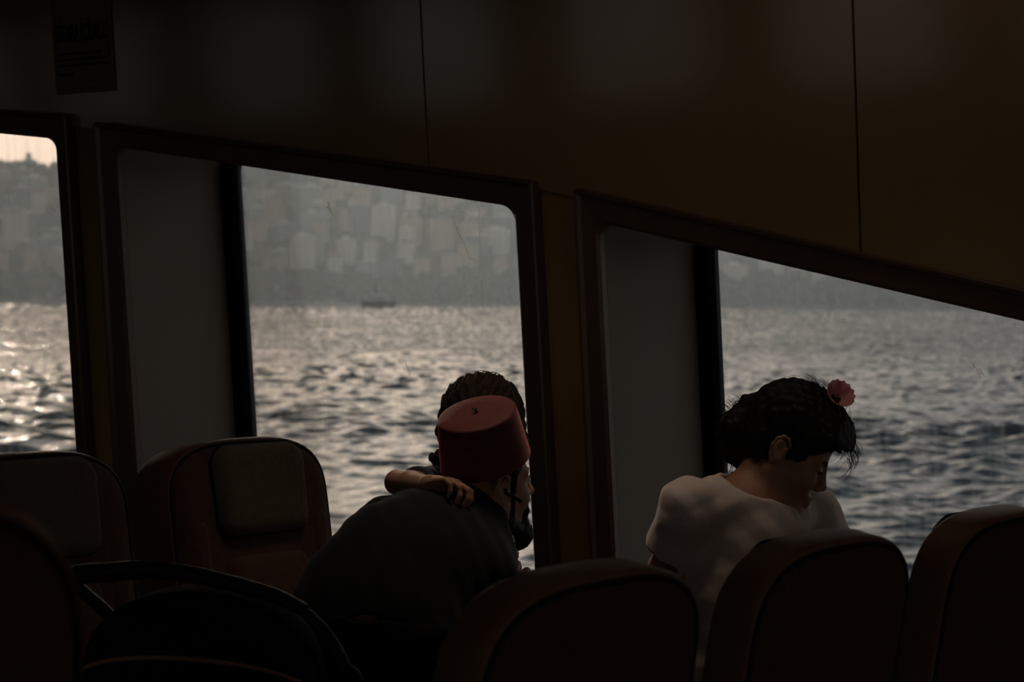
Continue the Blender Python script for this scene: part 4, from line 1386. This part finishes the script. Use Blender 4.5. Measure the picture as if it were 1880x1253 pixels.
    MB().tube(curve([Vector(kq + side * a + tw * b + back * c) for a, b, c in ((-.012, .006, .006), (-.004, .0, .010), (.006, .003, .009), (.013, -.010, .006))], 4), .0022, 6).build('key_clip', M_buck, tr_)
    M_shoe = mat('black_shoes', (0.012, 0.011, 0.011), rough=.5, spec=.3)
    for hip, kn, an in legs:
        F = Field(*bbox([an - fh * .08, an + fh * .2], .07), .005)
        F.cone(an - UPW * .042 - fh * .045, an - UPW * .048 + fh * .16, .045, .036, .03); F.cone(an - UPW * .03, an + UPW * .01, .046, .046, .03)
        F.half([0, 0, .001], [0, 0, -1], [lo[0] - 1, lo[1] - 1, -1], [hi[0] + 1, hi[1] + 1, 1])
        link('shoe', F.mesh('shoe'), M_shoe, root)
    # hair and beard
    s = 1.0
    hb = bbox([Hd.p(.12, 0, 0), Hd.p(-.12, 0, 0), Hd.p(0, 0, .14), Hd.p(0, 0, -.16), Hd.p(0, .1, 0), Hd.p(0, -.1, 0)], .03)
    F = Field(*hb, .003)
    F.ell(Hd.p(.000, 0, .044), (.0845, .0765, .086), Hd.R, .01)
    F.ell(Hd.p(-.034, 0, -.040), (.058, .068, .062), Hd.R, .02)
    for y in (-1, 1):
        F.cone(Hd.p(.022, y * .070, .03), Hd.p(.022, y * .0655, -.028), .014, .010, .008)
    F.ell(Hd.p(.105, 0, .02), (.062, .080, .060), Hd.R, .01, 'sub')
    for y in (-1, 1):
        F.ell(Hd.p(-.008, y * .088, -.012), (.026, .020, .034), Hd.axes(-.2), .006, 'sub')
    F.ripple(.0009, [(Hd.u, .006, 0, 1, .004), (Hd.f, .008, 1, 1, .004)])
    hair = link('hair', F.mesh('hair'), M_hair, root)
    F = Field(*hb, .003)
    for y in (-1, 1):
        F.cone(Hd.p(.022, y * .0665, -.020), Hd.p(.016, y * .0655, -.048), .0115, .014, .01); F.cone(Hd.p(.016, y * .0655, -.048), Hd.p(.010, y * .060, -.074), .014, .019, .01)
        F.cone(Hd.p(.004, y * .056, -.070), Hd.p(.072, y * .018, -.116), .021, .024, .02)
        F.cone(Hd.p(.098, y * .003, -.052), Hd.p(.084, y * .026, -.066), .0085, .0075, .006)
        F.cone(Hd.p(.084, y * .026, -.066), Hd.p(.076, y * .026, -.092), .0075, .012, .008)
    F.cone(Hd.p(.080, -.012, -.114), Hd.p(.080, .012, -.114), .026, .026, .02)
    F.ell(Hd.p(.074, 0, -.126), (.026, .026, .022), Hd.R, .015)
    F.ell(Hd.p(.108, 0, -.069), (.014, .020, .0115), Hd.R, .004, 'sub')
    F.ripple(.0006, [(Hd.u + Hd.f * .4, .007, 0, 1, .005), (Hd.l, .008, 1, 1, .005), (Hd.f - Hd.u, .013, 2, 1, .006)])
    link('beard', F.mesh('beard'), M_hair, root)
    for y in (-1, 1):
        MB().tube(curve([Vector(Hd.p(.089, y * .012, .014)), Vector(Hd.p(.087, y * .028, .019)), Vector(Hd.p(.075, y * .046, .014))], 5), [.0032] * 6 + [.004] * 3 + [.0018] * 2, 6).build('eyebrow', M_hair, hair)
        MB().tube(curve([Vector(Hd.p(.085, y * .022, .002)), Vector(Hd.p(.0905, y * .032, .003)), Vector(Hd.p(.080, y * .043, .000))], 4), .0016, 5).build('eyelash', M_hair, hair)
    # fez
    M_fez = mat('red_felt', (0.105, 0.024, 0.021), rough=0.6, spec=0.15, var=0.14, vscale=30, bump=0.3, bscale=320, sheen=.6)
    M_fez.node_tree.nodes['Principled BSDF'].inputs['Sheen Tint'].default_value = (1, .34, .30, 1)
    M_fez.node_tree.nodes['Principled BSDF'].inputs['Sheen Roughness'].default_value = .35
    ax = UV * .93 - RV * .20 - FV * .39; ax /= np.linalg.norm(ax)
    fx = RV - ax * (RV @ ax); fx /= np.linalg.norm(fx); fy = np.cross(ax, fx)
    cb = V(P(891, 846, 4.165))
    tilt = .18
    mb = MB()
    rings = []
    N = 64
    def ring_at(t, k, dz=0.0):
        rx = (.0885 + (.0765 - .0885) * t) * k; ry = (.094 + (.079 - .094) * t) * k
        return [Vector(cb + ax * (.099 * t + dz) + fx * math.cos(a) * rx + fy * math.sin(a) * ry + fx * (.004 * t)) for a in np.linspace(0, 2 * PI, N, endpoint=False)]
    rings = [ring_at(0.0, .96, .004), ring_at(0, .985, 0), ring_at(0, 1.0, .001)] + [ring_at(t, 1.0) for t in (.05, .2, .4, .6, .8, .93)] + [ring_at(.985, .995), ring_at(1.0, .975, .001), ring_at(1.0, .93, .0022), ring_at(1.0, .6, .003), ring_at(1.0, .25, .003)]
    mb.rings(rings, True, True)
    fez = mb.build('fez', M_fez, root, auto=50)
    tp = cb + ax * .1025 + fx * .004
    mb = MB()
    rr = random.Random(2)
    for k in range(16):
        a = rr.uniform(0, 2 * PI); l = rr.uniform(.006, .013)
        d = ax * rr.uniform(.7, 1) + fx * (math.cos(a) * .45 - .35) + fy * math.sin(a) * .45
        mb.tube([Vector(tp), Vector(tp + d * l * .6), Vector(tp + d * l + ax * -.002)], [.0014, .001, .0005], 5)
    mb.tube([Vector(tp - ax * .001), Vector(tp + ax * .004)], .0032, 8)
    M_tas = mat('black_grey_thread', (0.05, 0.05, 0.055), rough=.6, spec=.3, var=.5, vscale=300)
    mb.build('tassel_stub', M_tas, fez)
    # earpiece and the face mask pulled down under the chin
    M_ear = mat('black_earpiece', (0.006, 0.006, 0.008), rough=.3, spec=.5)
    e0 = Hd.p(-.004, -.088, -.014); e1 = Hd.p(.034, -.0885, -.036)
    ep = MB().tube([Vector(e0 + (e1 - e0) * t) for t in (0, .06, .5, .94, 1)], [.003, .0048, .0050, .0046, .002], 12).ball(Hd.p(-.004, -.087, -.014), .0075, 12, 8).build('earpiece', M_ear, root)
    M_mask = mat('white_mask', (0.62, 0.60, 0.56), rough=.85, spec=.1, var=.05)
    F = Field(*hb, .003)
    F.cone(Hd.p(.004, -.080, -.082), Hd.p(.010, -.081, -.112), .005, .0085, .008); F.cone(Hd.p(.010, -.081, -.112), Hd.p(.038, -.052, -.148), .0085, .010, .01); F.cone(Hd.p(.038, -.052, -.148), Hd.p(.056, 0, -.160), .010, .012, .01)
    F.cone(Hd.p(.004, .068, -.092), Hd.p(.034, .054, -.132), .007, .009, .01); F.cone(Hd.p(.034, .054, -.132), Hd.p(.056, 0, -.152), .009, .012, .01)
    F.ripple(.0012, [(Hd.u, .009, 0, 1, .003)])
    mk = link('face_mask', F.mesh('face_mask'), M_mask, root)
    MB().tube(curve([Vector(Hd.p(*q)) for q in ((.004, -.0835, -.084), (.002, -.0850, -.066), (.000, -.0865, -.044), (-.012, -.082, -.046), (-.026, -.077, -.020), (-.020, -.080, .012))], 6), .0014, 6).build('ear_loop', M_mask, mk)
    MB().tube(curve([Vector(Hd.p(*q)) for q in ((-.024, -.078, -.018), (-.026, -.074, -.050), (-.012, -.076, -.072), (.003, -.083, -.086))], 6), .0014, 6).build('ear_loop', M_mask, mk)
    return Hd
man_head = man()

# ------------------------------------------------------------------ the small child hugging the man
def child():
    Hd = Head(V(P(884, 800, 4.46)), FV * .97 + RV * .20 - UV * .06, UV + RV * .08, .90)
    elb = V(P(729, 886, 4.27)); wri = V(P(789, 893, 4.075))
    sho = V(P(792, 893, 4.50)); sho2 = V(P(930, 905, 4.56))
    che = V(P(862, 930, 4.50)); hipc = V(P(852, 1035, 4.50))
    z0 = .492
    root = empty('person', Vector((hipc[0], hipc[1], z0)), 'small dark-haired child hugging the man, arm over his shoulder, head behind the fez', 'person')
    pts = [Hd.p(0, 0, .15), Hd.p(0, 0, -.1), elb, wri, sho, sho2, hipc, np.array([hipc[0], hipc[1], z0])]
    lo, hi = bbox(pts, .11); lo[2] = z0 - .04
    F = Field(lo, hi, .0036)
    Hd.build(F, True)
    F.cone(Hd.p(-.02, 0, -.06), (sho + sho2) / 2, .036, .040, .02)
    R_ = [RV, FV, UPW]
    F.ell(che, (.085, .065, .085), R_, .04); F.ell(hipc, (.080, .068, .075), R_, .05); F.ell((che + hipc) / 2, (.078, .064, .07), R_, .05)
    F.cone(che, sho, .05, .034, .03); F.cone(che, sho2, .05, .034, .03)
    F.chain([sho, elb], [.031, .0235], .012); F.chain([elb, elb * .6 + wri * .4, wri], [.0235, .0245, .0185], .008)
    # small hand gripping the shirt: knuckles up, fingers curling down over the shoulder
    d = V(P(850, 884, 4.03)) - wri; d /= np.linalg.norm(d)
    nrm = -UV * .85 - FV * .35
    hand(F, wri, d, nrm, .68, curl=(.55, .95, .7), spread=.16, thumb=-1, rw=.026)
    e2 = sho2 - RV * .025 - UPW * .11; F.chain([sho2, e2, V(P(872, 985, 4.36))], [.030, .023, .018], .012)
    hand(F, V(P(872, 985, 4.36)), -RV * .5 - FV * .5, -FV, .58, thumb=1)
    r0 = V(_r0); fh = V(_fh)
    for sg in (-1, 1):
        h_ = hipc + r0 * sg * .045 - UPW * .03; k_ = np.array([hipc[0], hipc[1], z0 + .19]) + r0 * sg * .05 - fh * .03; a_ = np.array([hipc[0], hipc[1], z0 + .03]) + r0 * sg * .05 + fh * .01
        F.chain([h_, k_, a_], [.052, .036, .026], .02); F.cone(a_ - UPW * .008, a_ + fh * .07 - UPW * .012, .022, .018, .015)
    body = link('body', F.mesh('body'), M_skin_g, root); smooth_mod(body, 2, .5)
    eyes(Hd, body)
    M_top = mat('child_top', (0.06, 0.06, 0.075), rough=.9, spec=.1, var=.1)
    F = Field(lo, hi, .005)
    F.ell(che, (.085, .065, .085), R_, .04, off=.006); F.ell(hipc, (.080, .068, .075), R_, .05, off=.006); F.ell((che + hipc) / 2, (.078, .064, .07), R_, .05, off=.006)
    for s_, e_ in ((sho, elb), (sho2, e2)):
        u = (e_ - s_) / np.linalg.norm(e_ - s_)
        F.cone(che, s_, .05, .034, .03, off=.006); F.cone(s_, e_, .033, .030, .01, off=.006, cut=(s_ + (e_ - s_) * .45, u))
    F.ell((sho + sho2) / 2 + UPW * .03, (.05, .045, .03), R_, .006, 'sub')
    for sg in (-1, 1):
        h_ = hipc + r0 * sg * .045 - UPW * .03; k_ = np.array([hipc[0], hipc[1], z0 + .19]) + r0 * sg * .05 - fh * .03
        F.cone(h_, k_, .052, .040, .02, off=.006)
    link('romper', F.mesh('romper'), M_top, root)
    hb = bbox([Hd.p(.12, 0, 0), Hd.p(-.13, 0, 0), Hd.p(0, 0, .15), Hd.p(0, 0, -.12), Hd.p(0, .1, 0), Hd.p(0, -.1, 0)], .03)
    F = Field(*hb, .003)
    s = Hd.s
    F.ell(Hd.p(-.012, 0, .050), np.array((.106, .096, .093)) * s, Hd.R, .01)
    F.ell(Hd.p(-.050, 0, -.020), np.array((.050, .070, .050)) * s, Hd.R, .02)
    F.ell(Hd.p(-.004, 0, .0), np.array((.060, .106, .060)) * s, Hd.R, .02)
    F.ell(Hd.p(.100, 0, -.02), np.array((.060, .085, .070)) * s, Hd.R, .01, 'sub')
    F.ell(Hd.p(-.060, .078, -.060), np.array((.020, .024, .018)) * s, Hd.R, .01)
    F.ripple(.0022, [(Hd.l + Hd.u * .2, .011, 0, 1, .01), (Hd.l - Hd.u * .3, .018, 1, 1, .012)])
    hair = link('hair', F.mesh('hair'), M_hairb, root)
    rr = random.Random(8)
    st = []
    for k in range(150):
        a = rr.uniform(-2.8, 2.8); b = rr.uniform(.2, 1.5)
        o = np.array([-.012 + .108 * math.cos(a) * math.cos(b), .088 * math.sin(a) * math.cos(b), .050 + .093 * math.sin(b)])
        n_ = o - np.array([-.012, 0, .05]); n_ /= np.linalg.norm(n_)
        t = np.cross(n_, [rr.uniform(-.3, .3), rr.uniform(-1, 1), .3]); t /= np.linalg.norm(t)
        st.append([Vector(Hd.p(*(o - n_ * .004))), Vector(Hd.p(*(o + t * .016 + n_ * .003))), Vector(Hd.p(*(o + t * .034 + n_ * .002 - np.array([0, 0, .004]))))])
    strands('hair_strands', st, M_hairb, root, .0007)
child()
# ------------------------------------------------------------------ the girl looking down beside the right window
def girl():
    D = 4.2
    Hd = Head(V(P(1443, 824, D + .065)), RV * .84 - UV * .52 - FV * .15, UV * .85 + RV * .52 - FV * .03, .93)
    nek = V(P(1392, 903, D + .07)); upc = V(P(1385, 940, D + .06)); che = V(P(1380, 1010, D + .04)); wai = V(P(1352, 1110, D + .02)); pel = V(P(1350, 1230, D + .03))
    shA = V(P(1264, 934, D - .04)); shB = V(P(1487, 945, D + .19))
    elA = V(P(1216, 1045, D + .05)); wrA = V(P(1285, 1105, D + .20)); elB = V(P(1560, 1070, D + .17)); wrB = V(P(1500, 1130, D + .05))
    r0, fh = V(_r0), V(_fh)
    root = empty('person', Vector((pel[0], pel[1], 0)), 'girl in a white T-shirt with a dark ponytail and pink hair clip, looking down', 'person')
    legs = []
    for sg in (-1, 1):
        h_ = pel + r0 * sg * .06 - UPW * .03; k_ = np.array([pel[0], pel[1], .34]) + r0 * sg * .06 - fh * .015; a_ = np.array([pel[0], pel[1], .07]) + r0 * sg * .06 + fh * .02
        legs.append((h_, k_, a_))
    lo, hi = bbox([Hd.p(0, 0, .15), Hd.p(.12, 0, 0), Hd.p(-.12, 0, 0), elA, elB, wrA, wrB, shA, shB, legs[0][2], legs[1][2], pel], .10); lo[2] = -.01
    F = Field(lo, hi, .0030)
    Hd.build(F, True)
    F.cone(Hd.p(-.030, 0, -.052), nek, .038, .044, .02); F.cone(nek, upc, .048, .06, .03)
    tw = nek - wai; tw /= np.linalg.norm(tw)
    frn = -FV + RV * .45; frn -= tw * (frn @ tw); frn /= np.linalg.norm(frn)
    sd = np.cross(tw, frn)
    R_ = [sd, frn, tw]
    F.ell(upc, (.105, .060, .06), R_, .04); F.ell(che, (.112, .075, .10), R_, .04); F.ell(wai, (.105, .074, .10), R_, .05); F.ell(pel, (.112, .085, .09), R_, .05)
    for sh, el, wr in ((shA, elA, wrA), (shB, elB, wrB)):
        F.cone(upc, sh, .052, .038, .03); F.chain([sh, el], [.037, .028], .02); F.chain([el, el * .65 + wr * .35, wr], [.028, .0285, .020], .01)
    hand(F, wrA, RV * .9 - UV * .4 - FV * .1, FV, .78, thumb=1)
    hand(F, wrB, -RV * .9 - UV * .3 - FV * .2, FV, .78, thumb=-1)
    for h_, k_, a_ in legs:
        F.chain([pel, h_], [.08, .07], .03); F.chain([h_, k_], [.066, .044], .02); F.chain([k_, k_ * .6 + a_ * .4, a_], [.044, .044, .029], .015)
        F.cone(a_ - UPW * .04, a_ - fh * .12 - UPW * .045, .028, .022, .02)
    body = link('body', F.mesh('body'), M_skin_g, root); smooth_mod(body, 2, .5)
    for y in (-1, 1):
        F_ = MB().ball(Hd.p(.0785, y * .0315, -.0035), .0112 * Hd.s, 14, 10).build('eyeball', M_eye, body)
        MB().ball(Hd.p(.0850, y * .0322, -.0065), .0052 * Hd.s, 12, 8).build('iris', M_iris, F_)
    # clothes
    M_tee = mat('white_cotton', (0.60, 0.50, 0.44), rough=.85, spec=.12, var=.05, vscale=8, bump=.15, bscale=320, sheen=.2)
    F = Field(lo, hi, .0042)
    of = .0075
    F.ell(upc, (.105, .060, .06), R_, .04, off=of); F.ell(che, (.112, .075, .10), R_, .04, off=of); F.ell(wai, (.105, .074, .10), R_, .05, off=of + .006); F.ell(pel, (.112, .085, .09), R_, .05, off=of + .006)
    for sh, el, lim in ((shA, elA, .66), (shB, elB, .70)):
        u = (el - sh) / np.linalg.norm(el - sh)
        F.cone(upc + tw * .012, sh, .050, .038, .04, off=of); F.ell(sh, (.036, .036, .036), None, .04, off=of); F.cone(sh, el, .037, .047, .03, off=of, cut=(sh + (el - sh) * lim, u))
    F.ripple(.0016, [(tw * .7 + sd * .6, .055, .5, 1, .02), (tw - sd * .45, .080, 1.2, 1.2, .026), (sd + tw * .1, .06, 2.2, .7, .022)], 1.7)
    F.cone(nek + tw * .016, Hd.p(-.03, 0, -.05), .048, .050, .008, 'sub')
    F.ell(nek + tw * .004 + frn * .036 - RV * .020, (.080, .058, .042), R_, .014, 'sub')
    F.half(pel - UPW * .06, [0, 0, -1], lo, [hi[0], hi[1], pel[2] + .05])
    tee = link('t_shirt', F.mesh('t_shirt'), M_tee, root); smooth_mod(tee, 2, .5)
    M_sk = mat('navy_leggings', (0.02, 0.022, 0.035), rough=.85, spec=.1)
    F = Field([lo[0], lo[1], 0], [hi[0], hi[1], pel[2] + .12], .006)
    F.ell(pel, (.112, .085, .09), R_, .05, off=.006)
    for h_, k_, a_ in legs:
        F.chain([pel, h_], [.08, .07], .03, off=.006); F.chain([h_, k_, a_], [.066, .046, .034], .02, off=.006)
    F.half(pel + UPW * .05, [0, 0, 1], [lo[0], lo[1], 0], [hi[0], hi[1], 2])
    link('leggings', F.mesh('leggings'), M_sk, root)
    M_sh = mat('white_shoes', (0.4, 0.38, 0.36), rough=.6, spec=.2)
    for h_, k_, a_ in legs:
        F = Field(*bbox([a_, a_ - fh * .15], .07), .005)
        F.cone(a_ - UPW * .033 + fh * .01, a_ - fh * .13 - UPW * .038, .036, .030, .02); F.cone(a_ - UPW * .03, a_, .038, .036, .02)
        F.half([0, 0, .001], [0, 0, -1], [lo[0] - 1, lo[1] - 1, -1], [hi[0] + 1, hi[1] + 1, 1])
        link('shoe', F.mesh('shoe'), M_sh, root)
    # hair: cap, ponytail, band and loose strands
    s = Hd.s
    pc = V(P(1362, 785, D + .09))
    hb = bbox([Hd.p(.14, 0, 0), Hd.p(-.14, 0, 0), Hd.p(0, 0, .17), Hd.p(0, 0, -.12), Hd.p(0, .11, 0), Hd.p(0, -.11, 0), pc - RV * .06, pc + UV * .08, pc - UV * .09], .02)
    F = Field(*hb, .003)
    F.ell(Hd.p(-.004, 0, .050), np.array((.112, .090, .099)) * s, Hd.R, .01)
    F.ell(Hd.p(.062, -.006, .060), np.array((.056, .080, .056)) * s, Hd.R, .03)
    F.ell(Hd.p(-.040, 0, -.010), np.array((.056, .070, .056)) * s, Hd.R, .02)
    for y in (-1, 1):
        F.cone(Hd.p(.026, y * .076, .040), Hd.p(.026, y * .070, .002), .014 * s, .008 * s, .01)
    F.ell(Hd.p(.096, 0, -.010), np.array((.066, .100, .080)) * s, Hd.R, .010, 'sub')
    for y in (-1, 1):
        F.ell(Hd.p(-.006, y * .092, -.018), np.array((.026, .022, .034)) * s, Hd.axes(-.2), .006, 'sub')
    tie = Hd.p(-.098, 0, .062)
    F.cone(Hd.p(-.080, 0, .052), pc + UV * .012 + RV * .01, .020, .022, .008)
    F.chain([pc + UV * .045 + RV * .012, pc - RV * .006, pc - UV * .045 - RV * .002, pc - UV * .068 + RV * .014], [.020, .036, .034, .022], .01)
    F.ripple(.0016, [(Hd.l + Hd.u * .15, .012, 0, 1, .008), (Hd.l - Hd.u * .3, .021, 1, 1, .012), (RV, .017, 2, .6, .012)])
    hair = link('hair', F.mesh('hair'), M_hair, root)
    rr = random.Random(5)
    st = []
    def on_cap(a, b, k=1.0):
        return np.array([.004 + .104 * k * math.cos(a) * math.cos(b), .090 * k * math.sin(a) * math.cos(b), .050 + .098 * k * math.sin(b)])
    for k in range(240):                                   # flyaways over the crown, combed back
        a = rr.uniform(-PI, PI); b = rr.uniform(.15, 1.5)
        o = on_cap(a, b); n_ = o - np.array([-.01, 0, .05]); n_ /= np.linalg.norm(n_)
        t = np.array([-1, rr.uniform(-.3, .3), .1]); t -= n_ * (t @ n_); t /= np.linalg.norm(t)
        l = rr.uniform(.02, .05); h_ = rr.uniform(.001, .010) if rr.random() < .7 else rr.uniform(.008, .02)
        st.append([Vector(Hd.p(*(o - n_ * .004))), Vector(Hd.p(*(o + t * l * .5 + n_ * h_ * .7))), Vector(Hd.p(*(o + t * l + n_ * (h_ - l * l * 3))))])
    for k in range(200):                                   # ponytail ends
        a = rr.uniform(0, 2 * PI)
        q = pc + RV * .038 * math.cos(a) + UV * (.055 * math.sin(a) - .005) + FV * rr.uniform(-.03, .03)
        d = (q - pc); d /= np.linalg.norm(d)
        dn = d * .5 - UV * .6 + RV * rr.uniform(-.6, .2) + FV * rr.uniform(-.4, .4)
        if q[2] > pc[2] + .02: dn = -RV * .8 + UV * rr.uniform(-.1, .7) + FV * rr.uniform(-.4, .4)
        l = rr.uniform(.012, .032)
        st.append([Vector(q - d * .012), Vector(q + dn * l * .6 + d * .003), Vector(q + dn * l + UV * rr.uniform(-.010, .004))])
    for k in range(46):                                    # wisps round the forehead and temple
        a = rr.uniform(-1.1, .5); o = on_cap(a, rr.uniform(.0, .45), .99)
        o[0] += .02
        l = rr.uniform(.02, .06)
        st.append([Vector(Hd.p(*o)), Vector(Hd.p(*(o + np.array([.018, rr.uniform(-.01, .01), -l * .4])))), Vector(Hd.p(*(o + np.array([rr.uniform(.004, .022), rr.uniform(-.01, .01), -l]))))])
    strands('hair_strands', st, M_hair, root, .00055)
    MB().tube([Vector(tie + Hd.u * math.cos(t) * .022 + Hd.l * math.sin(t) * .022) for t in np.linspace(0, 2 * PI, 20, endpoint=False)], .005, 8, closed=True).build('hair_tie', M_hair, hair)
    for y in (-1, 1):
        MB().tube(curve([Vector(Hd.p(.0885, y * .014, .012)), Vector(Hd.p(.0885, y * .030, .018)), Vector(Hd.p(.074, y * .047, .013))], 5), [.0022] * 6 + [.003] * 3 + [.0012] * 2, 6).build('eyebrow', M_hair, hair)
        MB().tube(curve([Vector(Hd.p(.0875, y * .020, -.004)), Vector(Hd.p(.0935, y * .031, -.0045)), Vector(Hd.p(.082, y * .044, -.006))], 4), .0017, 5).build('eyelash', M_hair, hair)
    # pink flower clip
    M_pet = mat('pink_petals', (0.80, 0.44, 0.45), rough=.6, spec=.25, var=.12, vscale=40)
    tnt = M_pet.node_tree
    tl_ = nn(tnt, 'ShaderNodeBsdfTranslucent'); tl_.inputs[0].default_value = (.95, .58, .57, 1)
    mxs = nn(tnt, 'ShaderNodeMixShader'); mxs.inputs[0].default_value = .55
    o_ = tnt.nodes['Material Output']
    tnt.links.new(tnt.nodes['Principled BSDF'].outputs[0], mxs.inputs[1]); tnt.links.new(tl_.outputs[0], mxs.inputs[2]); tnt.links.new(mxs.outputs[0], o_.inputs[0])
    M_clip = mat('black_clip', (0.008, 0.008, 0.008), rough=.35, spec=.4)
    cp = V(P(1533, 734, D + .04)); out = V(P(1556, 708, D + .0)) - V(P(1528, 738, D + .05)); out /= np.linalg.norm(out)
    clip = MB().tube(curve([Vector(cp - out * .004 + UV * a - RV * a * .6 - FV * .022) for a in (-.012, 0, .012)], 4), .0028, 8).ball(Vector(cp - FV * .024 + out * .002), (.007, .005, .006), 10, 6).build('hair_clip', M_clip, root)
    e1 = np.cross(out, FV); e1 /= np.linalg.norm(e1); e2 = np.cross(out, e1)
    for k in range(7):
        a = 2 * PI * k / 7 + .2
        dr = e1 * math.cos(a) + e2 * math.sin(a)
        sdv = np.cross(out, dr)
        mb = MB(); rows = []
        for i, (t, w_, h_) in enumerate(((0, .004, .0), (.3, .012, .007), (.6, .016, .013), (.85, .014, .021), (1, .006, .026))):
            row = []
            for j in range(7):
                v = (j / 6 - .5) * 2
                row.append(Vector(cp + dr * (.030 * t) + out * (h_ * 1.05 + .004 * v * v - .003) + sdv * v * w_))
            rows.append(row)
        for row in rows: mb.v += row
        for i in range(4):
            for j in range(6):
                mb.f.append((i * 7 + j, i * 7 + j + 1, (i + 1) * 7 + j + 1, (i + 1) * 7 + j))
        pt = mb.build('petal', M_pet, clip, auto=0)
        so = pt.modifiers.new('t', 'SOLIDIFY'); so.thickness = .0012
girl()
